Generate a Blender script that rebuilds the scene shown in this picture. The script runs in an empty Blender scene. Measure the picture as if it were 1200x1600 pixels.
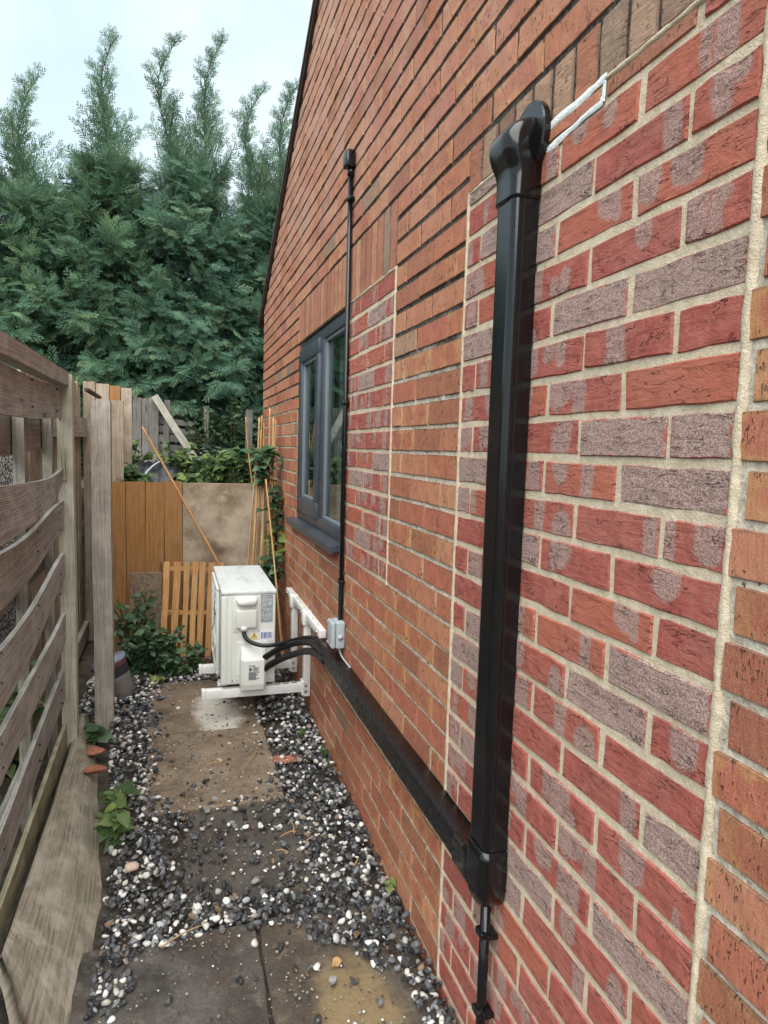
import bpy, math, random
import numpy as np
from mathutils import Vector, Matrix
random.seed(7); rng = np.random.default_rng(11)
SC = bpy.context.scene
COL = SC.collection

# ---------------------------------------------------------------- camera, sky, sun, exposure
CAM_Z = 1.47
F_PX = 1040.0
ROT = np.array([[9.53947365e-01, 2.96847417e-04, 2.99973892e-01],
                [-2.98484792e-01, -9.85821330e-02, 9.49309429e-01],
                [2.98538662e-02, -9.95128874e-01, -9.39535616e-02]])
cd = bpy.data.cameras.new('camera'); cam = bpy.data.objects.new('camera', cd); COL.objects.link(cam)
cd.sensor_width = 36; cd.sensor_fit = 'AUTO'; cd.lens = F_PX / 1600 * 36
cd.clip_start = 0.02; cd.clip_end = 500
_r, _u, _b = ROT @ [1, 0, 0], ROT @ [0, -1, 0], ROT @ [0, 0, -1]
cam.matrix_world = Matrix(((_r[0], _u[0], _b[0], 0), (_r[1], _u[1], _b[1], 0), (_r[2], _u[2], _b[2], CAM_Z), (0, 0, 0, 1)))
SC.camera = cam

SUN_EL, SUN_AZ = math.radians(55), math.radians(200)      # behind the camera, a little to the left
world = bpy.data.worlds.new('World'); SC.world = world; world.use_nodes = True
wt = world.node_tree; wt.nodes.clear()
w_out = wt.nodes.new('ShaderNodeOutputWorld'); w_bg = wt.nodes.new('ShaderNodeBackground')
w_sky = wt.nodes.new('ShaderNodeTexSky'); w_sky.sky_type = 'NISHITA'; w_sky.sun_disc = False
w_sky.sun_elevation = SUN_EL; w_sky.sun_rotation = SUN_AZ
w_tc = wt.nodes.new('ShaderNodeTexCoord'); w_n = wt.nodes.new('ShaderNodeTexNoise'); w_n.inputs['Scale'].default_value = 4.5
w_n.inputs['Detail'].default_value = 4; w_n.inputs['Roughness'].default_value = 0.55
w_rp = wt.nodes.new('ShaderNodeValToRGB')
w_rp.color_ramp.elements[0].position = 0.40; w_rp.color_ramp.elements[0].color = (1.66, 2.05, 2.22, 1)
w_rp.color_ramp.elements[1].position = 0.60; w_rp.color_ramp.elements[1].color = (2.05, 2.30, 2.40, 1)
w_mx = wt.nodes.new('ShaderNodeMixRGB'); w_mx.inputs[0].default_value = 0.93
L = wt.links.new
L(w_tc.outputs['Generated'], w_n.inputs['Vector']); L(w_n.outputs['Fac'], w_rp.inputs[0])
L(w_sky.outputs[0], w_mx.inputs[1]); L(w_rp.outputs[0], w_mx.inputs[2]); L(w_mx.outputs[0], w_bg.inputs['Color'])
w_bg.inputs['Strength'].default_value = 0.1; L(w_bg.outputs[0], w_out.inputs[0])

sd = bpy.data.lights.new('sun', 'SUN'); sd.energy = 1.5; sd.angle = math.radians(85); sd.color = (1.0, 0.97, 0.92)
sun = bpy.data.objects.new('sun', sd); COL.objects.link(sun)
_sd = Vector((-0.08, -0.58, 0.90)).normalized()           # direction towards the sun
sun.rotation_euler = _sd.to_track_quat('Z', 'Y').to_euler()
SC.view_settings.view_transform = 'Standard'; SC.view_settings.look = 'None'
SC.view_settings.exposure = 2.25; SC.view_settings.gamma = 1.0; SC.view_settings.use_curve_mapping = False
SC.cycles.max_bounces = 6; SC.cycles.diffuse_bounces = 3; SC.cycles.glossy_bounces = 3; SC.cycles.transparent_max_bounces = 8

def gz(y):                                                # ground rises gently along the passage
    return 0.02 * max(0.0, y - 1.5)

# ---------------------------------------------------------------- node helpers
class Mat:
    def __init__(s, name, rough=0.7, spec=0.4):
        s.m = bpy.data.materials.new(name); s.m.use_nodes = True
        s.t = s.m.node_tree; s.t.nodes.clear()
        s.out = s.t.nodes.new('ShaderNodeOutputMaterial'); s.p = s.t.nodes.new('ShaderNodeBsdfPrincipled')
        s.t.links.new(s.p.outputs[0], s.out.inputs[0])
        s.set('Roughness', rough); s.set('Specular IOR Level', spec)
    def put(s, sock, v):
        if hasattr(v, 'is_linked'): s.t.links.new(v, sock)
        elif isinstance(v, (tuple, list)) and len(v) == 3 and sock.type == 'RGBA': sock.default_value = (*v, 1)
        else: sock.default_value = v
    def set(s, k, v): s.put(s.p.inputs[k], v)
    def n(s, typ, ins=None, out=0, **props):
        nd = s.t.nodes.new('ShaderNode' + typ)
        for k, v in props.items(): setattr(nd, k, v)
        for k, v in (ins or {}).items(): s.put(nd.inputs[k], v)
        return nd.outputs[out]
    def math(s, op, a, b=0.0, c=0.0, clamp=False): return s.n('Math', {0: a, 1: b, 2: c}, operation=op, use_clamp=clamp)
    def vmath(s, op, a, b=(0, 0, 0)): return s.n('VectorMath', {0: a, 1: b}, operation=op)
    def mix(s, f, a, b, blend='MIX'): return s.n('MixRGB', {0: f, 1: a, 2: b}, blend_type=blend)
    def noise(s, v, sc=5.0, det=2.0, rough=0.5, dist=0.0): return s.n('TexNoise', {'Vector': v, 'Scale': sc, 'Detail': det, 'Roughness': rough, 'Distortion': dist})
    def vor(s, v, sc=5.0, out=0, feature='F1'): return s.n('TexVoronoi', {'Vector': v, 'Scale': sc}, out=out, feature=feature)
    def step(s, x, a, b): return s.n('MapRange', {0: x, 1: a, 2: b, 3: 0.0, 4: 1.0}, interpolation_type='SMOOTHSTEP')
    def pos(s): return s.n('NewGeometry', out='Position')
    def obj(s): return s.n('TexCoord', out='Object')
    def uv(s): return s.n('UVMap', uv_map='UVMap')
    def tint(s): return s.n('Attribute', attribute_name='tint')
    def sep(s, v):
        nd = s.t.nodes.new('ShaderNodeSeparateXYZ'); s.put(nd.inputs[0], v); return nd.outputs
    def comb(s, x, y, z=0.0): return s.n('CombineXYZ', {0: x, 1: y, 2: z})
    def ramp(s, f, stops, const=False):
        nd = s.t.nodes.new('ShaderNodeValToRGB'); cr = nd.color_ramp
        if const: cr.interpolation = 'CONSTANT'
        while len(cr.elements) < len(stops): cr.elements.new(0.5)
        for e, (p, c) in zip(cr.elements, stops): e.position = p; e.color = (*c, 1)
        s.put(nd.inputs[0], f); return nd.outputs[0]
    def bump(s, h, strength=0.5, dist=0.01, prev=None):
        nd = s.t.nodes.new('ShaderNodeBump'); s.put(nd.inputs['Height'], h); s.put(nd.inputs['Strength'], strength); s.put(nd.inputs['Distance'], dist)
        if prev is not None: s.put(nd.inputs['Normal'], prev)
        s.put(s.p.inputs['Normal'], nd.outputs[0]); return nd.outputs[0]

def simple(name, col, rough=0.5, spec=0.4, var=0.0, scale=20.0, bump=0.0, metallic=0.0):
    m = Mat(name, rough, spec); m.set('Metallic', metallic)
    if var:
        f = m.noise(m.obj(), scale, 4, 0.6)
        m.set('Base Color', m.mix(m.step(f, 0.3, 0.7), tuple(c * (1 - var) for c in col), tuple(min(1, c * (1 + var)) for c in col)))
    else: m.set('Base Color', col)
    if bump: m.bump(m.noise(m.obj(), scale * 4, 3), bump, 0.004)
    return m.m

# ---------------------------------------------------------------- materials
def mat_brick_new():
    m = Mat('brick_rustic_red', 0.82, 0.25)
    u, w, _ = m.sep(m.uv()); r, g, b = m.sep(m.tint())
    off = m.comb(m.math('MULTIPLY', r, 31.0), m.math('MULTIPLY', g, 17.0), m.math('MULTIPLY', r, 53.0))
    P = m.vmath('ADD', m.comb(u, w), off)
    halfL = m.math('MULTIPLY', b, 0.2)
    e = m.math('MINIMUM', m.math('SUBTRACT', halfL, m.math('ABSOLUTE', u)), m.math('SUBTRACT', 0.0325, m.math('ABSOLUTE', w)))
    wob = m.math('MULTIPLY', m.math('SUBTRACT', m.noise(P, 60, 2), 0.5), 0.012)
    edge = m.step(m.math('ADD', e, m.math('MULTIPLY', wob, 1.6)), -0.001, 0.0045)
    wu = m.math('MULTIPLY', m.math('SUBTRACT', m.noise(P, 48, 2), 0.5), 0.016)
    ww = m.math('MULTIPLY', m.math('SUBTRACT', m.noise(m.vmath('ADD', P, (5.2, 1.3, 0)), 48, 2), 0.5), 0.020)
    U, W = m.math('ADD', u, wu), m.math('ADD', w, ww); best = None
    fr = lambda v, k: m.math('FRACT', m.math('MULTIPLY', v, k))
    for q, (k1, k2, k3) in enumerate(((7.13, 13.7, 29.1), (11.9, 5.31, 17.3), (23.3, 9.17, 41.7))):
        cu = m.math('MULTIPLY', m.math('SUBTRACT', fr(r, k1), 0.5), m.math('MULTIPLY', halfL, 1.75))
        end = m.math('MULTIPLY', m.math('SUBTRACT', fr(g, k2), 0.62), 0.062)
        hw = m.math('ADD', 0.007, m.math('MULTIPLY', fr(r, k3), 0.026))
        sg = m.math('SUBTRACT', m.math('MULTIPLY', m.math('GREATER_THAN', fr(g, k3), 0.30), 2.0), 1.0)      # hangs from the top arris, or rises from the bottom one
        dw = m.math('MAXIMUM', m.math('SUBTRACT', end, m.math('MULTIPLY', W, sg)), 0.0)
        du = m.math('SUBTRACT', U, cu)
        d = m.math('SUBTRACT', m.math('SQRT', m.math('ADD', m.math('MULTIPLY', du, du), m.math('MULTIPLY', dw, dw))), hw)
        d = m.math('ADD', d, m.math('MULTIPLY', m.math('GREATER_THAN', (0.20, 0.36, 0.55)[q], g), 1.0))
        best = d if best is None else m.math('MINIMUM', best, d)
    best = m.math('ADD', best, m.math('MULTIPLY', m.math('SUBTRACT', m.noise(P, 330, 3, 0.75), 0.5), 0.014))
    patch = m.math('MULTIPLY', m.step(best, 0.0040, -0.0045), 0.86)
    full = m.step(g, 0.85, 0.86)
    patch = m.math('MAXIMUM', patch, full)
    patch = m.math('MULTIPLY', patch, edge)
    grain = m.noise(P, 620, 2, 0.7); grain2 = m.noise(P, 240, 3, 0.7)
    sp = m.step(m.math('ADD', m.math('MULTIPLY', grain, 0.65), m.math('MULTIPLY', grain2, 0.35)), 0.40, 0.62)
    grey = m.mix(sp, (0.205, 0.118, 0.105), (0.56, 0.405, 0.345))
    red = m.mix(m.step(m.noise(P, 38, 4, 0.65), 0.3, 0.7), (0.345, 0.083, 0.066), (0.44, 0.136, 0.102))
    red = m.mix(m.math('MULTIPLY', m.step(grain2, 0.56, 0.75), 0.45), red, (0.60, 0.24, 0.17))
    red = m.mix(m.math('MULTIPLY', m.step(grain, 0.40, 0.28), 0.5), red, (0.18, 0.030, 0.028))
    red = m.mix(m.math('MULTIPLY', m.step(r, 0.6, 0.9), 0.5), red, (0.50, 0.165, 0.090))
    red = m.mix(m.math('MULTIPLY', m.step(m.noise(P, 11, 3, 0.6), 0.40, 0.68), 0.38), red, (0.40, 0.165, 0.128))
    red = m.mix(m.math('MULTIPLY', m.step(grain2, 0.44, 0.30), 0.35), red, (0.20, 0.055, 0.048))
    col = m.mix(patch, red, grey)
    Q = m.vmath('MULTIPLY', P, (15, 62, 1))
    c1 = m.noise(Q, 1.0, 3, 0.55, 0.6)
    cr = m.step(m.math('ABSOLUTE', m.math('SUBTRACT', c1, 0.5)), 0.016, 0.0)
    cr = m.math('MULTIPLY', cr, m.step(m.noise(P, 22, 1), 0.46, 0.60))
    col = m.mix(m.math('MULTIPLY', cr, 0.42), col, (0.10, 0.018, 0.018))  # crease shade put into the colour, the bump alone stays shallow
    smear = m.step(m.math('ADD', m.noise(P, 42, 4, 0.7), m.math('MULTIPLY', e, -9.0)), 0.56, 0.72)
    col = m.mix(m.math('MULTIPLY', smear, 0.55), col, (0.50, 0.40, 0.29))
    m.set('Base Color', col)
    h = m.math('ADD', m.math('MULTIPLY', c1, 0.5), m.math('MULTIPLY', cr, -0.55))
    h = m.math('ADD', h, m.math('MULTIPLY', m.noise(P, 28, 3), 0.6))
    nb = m.bump(h, 1.0, 0.009)
    m.bump(m.math('ADD', grain, grain2), 0.75, 0.0022, nb)
    return m.m

def mat_brick_old():
    m = Mat('brick_weathered_orange', 0.78, 0.35)
    u, w, _ = m.sep(m.uv()); r, g, b = m.sep(m.tint())
    off = m.comb(m.math('MULTIPLY', r, 41.0), m.math('MULTIPLY', g, 23.0), m.math('MULTIPLY', g, 63.0))
    P = m.vmath('ADD', m.comb(u, w), off)
    halfL = m.math('MULTIPLY', b, 0.2)
    ex = m.math('SUBTRACT', halfL, m.math('ABSOLUTE', u)); ew = m.math('SUBTRACT', 0.0325, m.math('ABSOLUTE', w))
    e = m.math('MINIMUM', ex, ew)
    n1 = m.noise(P, 14, 2)
    # orange flashing that starts at the arrises and reaches across the middle
    mid = m.math('SUBTRACT', m.math('ABSOLUTE', m.math('DIVIDE', u, halfL)), 0.42)
    eye = m.math('ADD', m.math('POWER', m.math('DIVIDE', w, 0.029), 2.0), m.math('POWER', m.math('DIVIDE', mid, 0.42), 2.0))
    eye = m.math('ADD', eye, m.math('MULTIPLY', m.math('SUBTRACT', n1, 0.5), 4.2))
    flash = m.math('MULTIPLY', m.math('MULTIPLY', m.step(eye, 0.55, 1.35), m.step(g, 0.25, 0.70)), 0.85)
    red = m.mix(m.step(m.noise(P, 30, 4, 0.65), 0.3, 0.7), (0.40, 0.128, 0.066), (0.50, 0.182, 0.092))
    red = m.mix(m.math('MULTIPLY', m.step(r, 0.35, 0.9), 0.55), red, (0.42, 0.120, 0.082))
    orange = m.mix(m.step(m.noise(P, 45, 3), 0.35, 0.65), (0.46, 0.205, 0.080), (0.55, 0.275, 0.120))
    col = m.mix(flash, red, orange)
    tan = m.mix(m.step(m.noise(P, 60, 4, 0.7), 0.3, 0.7), (0.19, 0.130, 0.085), (0.31, 0.220, 0.145))
    col = m.mix(m.step(g, 0.935, 0.94), col, tan)
    val = m.math('FRACT', m.math('MULTIPLY', m.math('ADD', r, g), 9.37))
    col = m.mix(m.math('MULTIPLY', m.step(val, 0.5, 1.0), 0.42), col, (0.60, 0.33, 0.19)); col = m.mix(m.math('MULTIPLY', m.step(val, 0.45, 0.0), 0.50), col, (0.25, 0.105, 0.060))
    dirt = m.math('MULTIPLY', m.step(m.math('ADD', m.math('MULTIPLY', ew, -60.0), m.noise(P, 55, 4, 0.7)), 0.12, 0.50), 0.65)
    col = m.mix(dirt, col, (0.10, 0.065, 0.042))
    V = m.vmath('MULTIPLY', P, (230, 75, 1))
    pit = m.step(m.noise(V, 1.0, 1.5, 0.55), 0.60, 0.68)
    pit = m.math('MULTIPLY', pit, m.step(m.noise(P, 26, 1), 0.40, 0.60))
    col = m.mix(m.math('MULTIPLY', pit, 0.8), col, (0.06, 0.03, 0.022))
    gr = m.noise(P, 520, 2, 0.7)
    col = m.mix(m.math('MULTIPLY', m.step(gr, 0.55, 0.72), 0.5), col, (0.66, 0.42, 0.31))
    col = m.mix(m.math('MULTIPLY', m.step(gr, 0.44, 0.30), 0.5), col, (0.20, 0.06, 0.04))
    col = m.mix(m.math('MULTIPLY', m.step(m.noise(P, 110, 3, 0.7), 0.52, 0.72), 0.35), col, (0.30, 0.17, 0.10))
    # grazing sheen of the upper gable put into the brick colour
    z = m.sep(m.pos())[2]
    painted_sheen = m.math('MULTIPLY', m.step(z, 1.8, 3.0), m.step(m.noise(m.pos(), 3.0, 4, 0.6), 0.3, 0.75))
    col = m.mix(m.math('MULTIPLY', painted_sheen, 0.60), col, (0.60, 0.40, 0.325))
    m.set('Base Color', col)
    h = m.math('SUBTRACT', m.math('MULTIPLY', m.noise(m.vmath('MULTIPLY', P, (120, 30, 1)), 1.0, 3), 0.6), pit)
    nb = m.bump(h, 0.9, 0.005)
    m.bump(gr, 0.7, 0.0018, nb)
    return m.m

def mat_mortar_cream():
    m = Mat('mortar_cream', 0.95, 0.1); P = m.pos()
    f = m.noise(P, 45, 5, 0.7)
    col = m.mix(m.step(f, 0.3, 0.7), (0.55, 0.450, 0.315), (0.72, 0.62, 0.465))
    col = m.mix(m.math('MULTIPLY', m.step(m.noise(P, 320, 3, 0.8), 0.55, 0.7), 0.55), col, (0.28, 0.215, 0.14))
    m.set('Base Color', col); m.bump(m.math('ADD', m.noise(P, 130, 4, 0.7), m.math('MULTIPLY', m.noise(P, 420, 2), 0.5)), 0.8, 0.004)
    return m.m

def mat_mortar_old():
    m = Mat('mortar_weathered_shaded', 0.95, 0.1); P = m.pos(); z = m.sep(P)[2]
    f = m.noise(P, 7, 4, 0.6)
    up = m.step(m.math('ADD', z, m.math('MULTIPLY', m.math('SUBTRACT', f, 0.5), 0.5)), 1.62, 1.85)  # shade of the upper joints is put into the mortar colour
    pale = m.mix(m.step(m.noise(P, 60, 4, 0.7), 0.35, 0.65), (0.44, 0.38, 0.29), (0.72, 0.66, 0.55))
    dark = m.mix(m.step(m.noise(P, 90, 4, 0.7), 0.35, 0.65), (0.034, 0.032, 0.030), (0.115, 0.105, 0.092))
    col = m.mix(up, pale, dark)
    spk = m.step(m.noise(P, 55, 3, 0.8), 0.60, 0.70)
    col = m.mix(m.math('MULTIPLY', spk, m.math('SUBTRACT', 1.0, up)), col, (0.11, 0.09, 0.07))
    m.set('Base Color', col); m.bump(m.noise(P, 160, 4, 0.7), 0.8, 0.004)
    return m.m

def mat_wood(name, c0, c1, c2, ribs=0.0, green=0.0, rough=0.85, knots=True, worn=0.5):
    """u runs along the grain, v across (metres)."""
    m = Mat(name, rough, 0.2)
    u, v, _ = m.sep(m.uv()); r, g, b = m.sep(m.tint())
    P = m.comb(m.math('ADD', u, m.math('MULTIPLY', r, 20.0)), m.math('ADD', v, m.math('MULTIPLY', g, 9.0)), m.math('MULTIPLY', r, 7.0))
    warp = m.math('MULTIPLY', m.math('SUBTRACT', m.noise(m.vmath('MULTIPLY', P, (3, 9, 1)), 1.0, 2), 0.5), 0.018)
    G = m.vmath('MULTIPLY', m.vmath('ADD', P, m.comb(0.0, warp)), (4.5, 120, 1))
    grain = m.noise(G, 1.0, 4, 0.65)
    fine = m.noise(m.vmath('MULTIPLY', P, (18, 620, 1)), 1.0, 2, 0.6)
    col = m.mix(m.step(grain, 0.33, 0.68), c0, c1)
    col = m.mix(m.math('MULTIPLY', m.step(m.noise(P, 9, 4, 0.65), 0.42, 0.68), worn), col, c2)
    col = m.mix(m.math('MULTIPLY', m.step(fine, 0.48, 0.30), 0.30), col, tuple(x * 0.35 for x in c0))
    if knots:
        kn = m.step(m.vor(m.vmath('MULTIPLY', P, (2.2, 9.0, 1)), 1.0), 0.14, 0.05)
        col = m.mix(m.math('MULTIPLY', kn, 0.7), col, tuple(x * 0.3 for x in c0))
    if green:
        col = m.mix(m.math('MULTIPLY', m.step(m.noise(m.pos(), 8, 4, 0.7), 0.45, 0.65), green), col, (0.16, 0.19, 0.09))
    col = m.mix(m.math('MULTIPLY', b, 0.35), col, tuple(x * 0.4 for x in c0))
    m.set('Base Color', col)
    h = m.math('ADD', m.math('MULTIPLY', grain, 0.8), m.math('MULTIPLY', fine, 0.4))
    if ribs:
        wv = m.math('SINE', m.math('MULTIPLY', v, 2 * math.pi / 0.0062))
        h = m.math('ADD', h, m.math('MULTIPLY', wv, 0.35 * ribs))
        m.set('Base Color', m.mix(m.math('MULTIPLY', m.step(wv, 0.1, -0.9), 0.5 * ribs), col, tuple(x * 0.42 for x in c0)))
    m.bump(h, 0.5, 0.003)
    return m.m

def mat_leaf(name, c0, c1, c2, rough=0.55, trans=0.25, spec=0.35):
    m = Mat(name, rough, spec); r, g, b = m.sep(m.tint())
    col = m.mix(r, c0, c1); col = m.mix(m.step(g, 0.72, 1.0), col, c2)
    col = m.mix(m.math('MULTIPLY', m.noise(m.pos(), 60, 2), 0.35), col, tuple(x * 0.5 for x in c0))
    m.set('Base Color', col)
    tr = m.n('BsdfTranslucent', {'Color': m.mix(0.5, col, c2)})
    mx = m.n('MixShader', {0: trans, 1: m.p.outputs[0], 2: tr})
    m.t.links.new(mx, m.out.inputs[0])
    return m.m

def mat_slab(name, a, b, c, stain=None, seed=0.0):
    m = Mat(name, 0.8, 0.3); P = m.vmath('ADD', m.pos(), (seed, seed * 0.7, 0))
    f = m.noise(P, 5.5, 5, 0.65); f2 = m.noise(P, 26, 5, 0.7)
    col = m.mix(m.step(f, 0.35, 0.65), a, b)
    col = m.mix(m.math('MULTIPLY', m.step(f2, 0.5, 0.72), 0.75), col, c)
    col = m.mix(m.math('MULTIPLY', m.step(m.noise(P, 150, 4, 0.8), 0.52, 0.68), 0.6), col, tuple(x * 0.3 for x in a))
    soilf = m.step(m.math('ADD', m.noise(P, 3.4, 5, 0.7), m.math('MULTIPLY', m.noise(P, 60, 3, 0.7), 0.25)), 0.60, 0.78)
    col = m.mix(m.math('MULTIPLY', soilf, 0.7), col, (0.065, 0.050, 0.037))
    if stain:
        sx, sy, sr, sc = stain
        x, y, _ = m.sep(m.pos())
        d = m.math('SQRT', m.math('ADD', m.math('POWER', m.math('SUBTRACT', x, sx), 2.0), m.math('POWER', m.math('MULTIPLY', m.math('SUBTRACT', y, sy), 0.42), 2.0)))
        d = m.math('ADD', d, m.math('MULTIPLY', m.math('SUBTRACT', m.noise(P, 14, 5, 0.7), 0.5), 0.12))
        col = m.mix(m.math('MULTIPLY', m.step(d, sr, sr * 0.55), 0.85), col, sc)
    m.set('Base Color', col)
    m.set('Roughness', m.math('ADD', 0.55, m.math('MULTIPLY', f2, 0.35)))
    m.bump(m.math('ADD', m.noise(P, 40, 5, 0.75), m.math('MULTIPLY', f, 0.6)), 0.7, 0.008)
    return m.m

M = {}
M['brick_new'] = mat_brick_new(); M['brick_old'] = mat_brick_old()
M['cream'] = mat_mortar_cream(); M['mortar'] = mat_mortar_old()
M['white_smear'] = simple('white_filler', (0.80, 0.82, 0.80), 0.6, 0.3, 0.10, 60, 0.6)
M['slat'] = mat_wood('weathered_slat', (0.27, 0.265, 0.245), (0.50, 0.505, 0.475), (0.62, 0.62, 0.585), ribs=0.5)
M['slat_dark'] = mat_wood('dark_slat', (0.19, 0.17, 0.15), (0.37, 0.345, 0.305), (0.47, 0.45, 0.41), ribs=0.6)
M['slat_green'] = mat_wood('mossy_slat', (0.22, 0.205, 0.14), (0.38, 0.36, 0.255), (0.46, 0.44, 0.33), green=0.55)
M['post'] = mat_wood('green_grey_post', (0.34, 0.335, 0.26), (0.52, 0.51, 0.41), (0.60, 0.58, 0.48), knots=False, green=0.18)
M['post_pale'] = mat_wood('pale_grey_post', (0.235, 0.21, 0.178), (0.42, 0.385, 0.335), (0.53, 0.495, 0.44))
M['board_pale'] = mat_wood('bleached_board', (0.24, 0.185, 0.135), (0.42, 0.35, 0.265), (0.53, 0.46, 0.37))
M['board_grey'] = mat_wood('grey_board', (0.10, 0.095, 0.085), (0.20, 0.185, 0.165), (0.27, 0.26, 0.24))
M['batten'] = mat_wood('batten_grey', (0.17, 0.16, 0.135), (0.30, 0.28, 0.235), (0.38, 0.36, 0.30))
M['sleeper'] = mat_wood('rough_gravel_board', (0.15, 0.128, 0.098), (0.30, 0.265, 0.21), (0.44, 0.40, 0.33), green=0.22, knots=False, worn=0.7)
M['orange_board'] = mat_wood('orange_stained_board', (0.29, 0.135, 0.045), (0.43, 0.225, 0.085), (0.36, 0.205, 0.10), rough=0.75, worn=0.6)
M['pallet'] = mat_wood('fresh_pine', (0.46, 0.215, 0.075), (0.66, 0.365, 0.15), (0.60, 0.40, 0.20), rough=0.7)
M['cane'] = mat_wood('bamboo', (0.40, 0.215, 0.085), (0.58, 0.36, 0.165), (0.62, 0.45, 0.25), rough=0.5, knots=False)
M['cane_dark'] = mat_wood('bamboo_brown', (0.30, 0.14, 0.055), (0.45, 0.24, 0.10), (0.36, 0.24, 0.15), rough=0.5, knots=False)
def mat_plywood():
    m = Mat('weathered_plywood', 0.85, 0.2); P = m.obj()
    f = m.noise(P, 3.2, 5, 0.65); f2 = m.noise(P, 14, 5, 0.7)
    col = m.mix(m.step(f, 0.35, 0.68), (0.20, 0.145, 0.095), (0.45, 0.375, 0.285))
    col = m.mix(m.math('MULTIPLY', m.step(f2, 0.5, 0.72), 0.6), col, (0.52, 0.45, 0.36))
    z = m.sep(P)[2]
    col = m.mix(m.math('MULTIPLY', m.step(m.math('ADD', z, m.math('MULTIPLY', f2, 0.5)), 0.85, 0.35), 0.7), col, (0.24, 0.13, 0.075))
    bl = m.step(m.noise(P, 4.5, 2), 0.62, 0.74)
    col = m.mix(m.math('MULTIPLY', bl, 0.7), col, (0.085, 0.065, 0.055))
    m.set('Base Color', col); m.bump(f2, 0.5, 0.004); return m.m
M['plywood'] = mat_plywood()
def mat_chip():
    m = Mat('chipboard', 0.9, 0.15); P = m.obj()
    v = m.sep(m.vor(m.vmath('MULTIPLY', P, (1, 1, 0.6)), 70, 1))[0]
    col = m.mix(v, (0.13, 0.09, 0.06), (0.27, 0.205, 0.145)); col = m.mix(m.step(m.noise(P, 8, 4, 0.7), 0.35, 0.65), col, (0.25, 0.19, 0.13))
    col = m.mix(m.math('MULTIPLY', m.step(m.noise(P, 45, 3, 0.7), 0.55, 0.7), 0.8), col, (0.07, 0.05, 0.035))
    m.set('Base Color', col); m.bump(m.noise(P, 60, 4), 0.6, 0.005); return m.m
M['chip'] = mat_chip()
M['pvc'] = simple('black_pvc', (0.0055, 0.0058, 0.0068), 0.16, 0.5, 0.15, 30, 0.03)
def mat_lagging():
    m = Mat('black_wet_lagging', 0.4, 0.5); P = m.pos()
    n = m.noise(P, 260, 3, 0.7)
    col = m.mix(m.step(n, 0.62, 0.72), (0.005, 0.005, 0.006), (0.085, 0.09, 0.10)); m.set('Base Color', col)
    m.set('Roughness', m.math('ADD', 0.10, m.math('MULTIPLY', m.noise(P, 30, 3), 0.35)))
    m.bump(m.math('ADD', n, m.noise(P, 60, 3)), 0.5, 0.004); return m.m
M['lagging'] = mat_lagging()
M['rubber'] = simple('black_rubber', (0.008, 0.008, 0.009), 0.4, 0.4, 0.2, 60)
def mat_ac(name, top):
    m = Mat(name, 0.38, 0.45); P = m.obj()
    col = m.mix(m.step(m.noise(P, 6, 4), 0.3, 0.7), (0.70, 0.72, 0.67), (0.77, 0.785, 0.74))
    if top:
        st = m.step(m.noise(m.vmath('MULTIPLY', P, (9, 5, 5)), 1.0, 5, 0.7), 0.54, 0.66)
        col = m.mix(m.math('MULTIPLY', st, 0.45), (0.66, 0.70, 0.69), (0.34, 0.38, 0.38))
    m.set('Base Color', col); m.set('Roughness', m.math('ADD', 0.3, m.math('MULTIPLY', m.noise(P, 18, 3), 0.25))); return m.m
M['ac'] = mat_ac('cream_white_casing', False); M['ac_top'] = mat_ac('wet_white_lid', True)
M['ac_grille'] = simple('grille_grey', (0.50, 0.52, 0.51), 0.45)
M['bracket'] = simple('white_bracket_paint', (0.76, 0.775, 0.745), 0.4, 0.4, 0.06, 14)
M['steel'] = simple('bolt_steel', (0.45, 0.45, 0.44), 0.35, 0.5, 0.2, 40, 0, 0.9)
M['box'] = simple('junction_box_grey', (0.40, 0.455, 0.475), 0.45, 0.4, 0.04, 10)
M['label_grey'] = simple('nameplate_silver', (0.30, 0.33, 0.345), 0.4, 0.4, 0.12, 30)
M['label_white'] = simple('sticker_white', (0.78, 0.79, 0.82), 0.45)
M['ink'] = simple('ink_grey', (0.12, 0.13, 0.14), 0.6); M['ink_light'] = simple('ink_light', (0.55, 0.58, 0.59), 0.5)
M['ink_blue'] = simple('ink_blue', (0.10, 0.15, 0.34), 0.6); M['yellow'] = simple('warning_yellow', (0.78, 0.55, 0.04), 0.5)
M['frame'] = simple('anthracite_upvc', (0.050, 0.061, 0.076), 0.35, 0.45, 0.12, 14)
M['sill'] = simple('anthracite_sill', (0.045, 0.052, 0.064), 0.4, 0.45, 0.25, 12)
M['gasket'] = simple('grey_gasket', (0.17, 0.195, 0.21), 0.5)
g = Mat('window_glass', 0.03, 0.5); g.set('Base Color', (0.02, 0.024, 0.024)); g.set('IOR', 1.5)
gt = g.n('BsdfTransparent', {'Color': (0.80, 0.86, 0.84)}); gg = g.n('BsdfGlossy', {'Color': (0.9, 0.95, 0.95), 'Roughness': 0.015})
gN = g.n('NewGeometry', out='Normal'); gI = g.n('NewGeometry', out='Incoming')
gd = g.t.nodes.new('ShaderNodeVectorMath'); gd.operation = 'DOT_PRODUCT'; g.t.links.new(gN, gd.inputs[0]); g.t.links.new(gI, gd.inputs[1])
gf = g.math('ADD', 0.05, g.math('MULTIPLY', 0.85, g.math('POWER', g.math('SUBTRACT', 1.0, g.math('ABSOLUTE', gd.outputs['Value']), clamp=True), 5.0)))
g.t.links.new(g.n('MixShader', {0: gf, 1: gt, 2: gg}), g.out.inputs[0]); M['glass'] = g.m
M['room'] = simple('room_plaster', (0.30, 0.31, 0.29), 0.9, 0.1, 0.1, 3)
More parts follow.
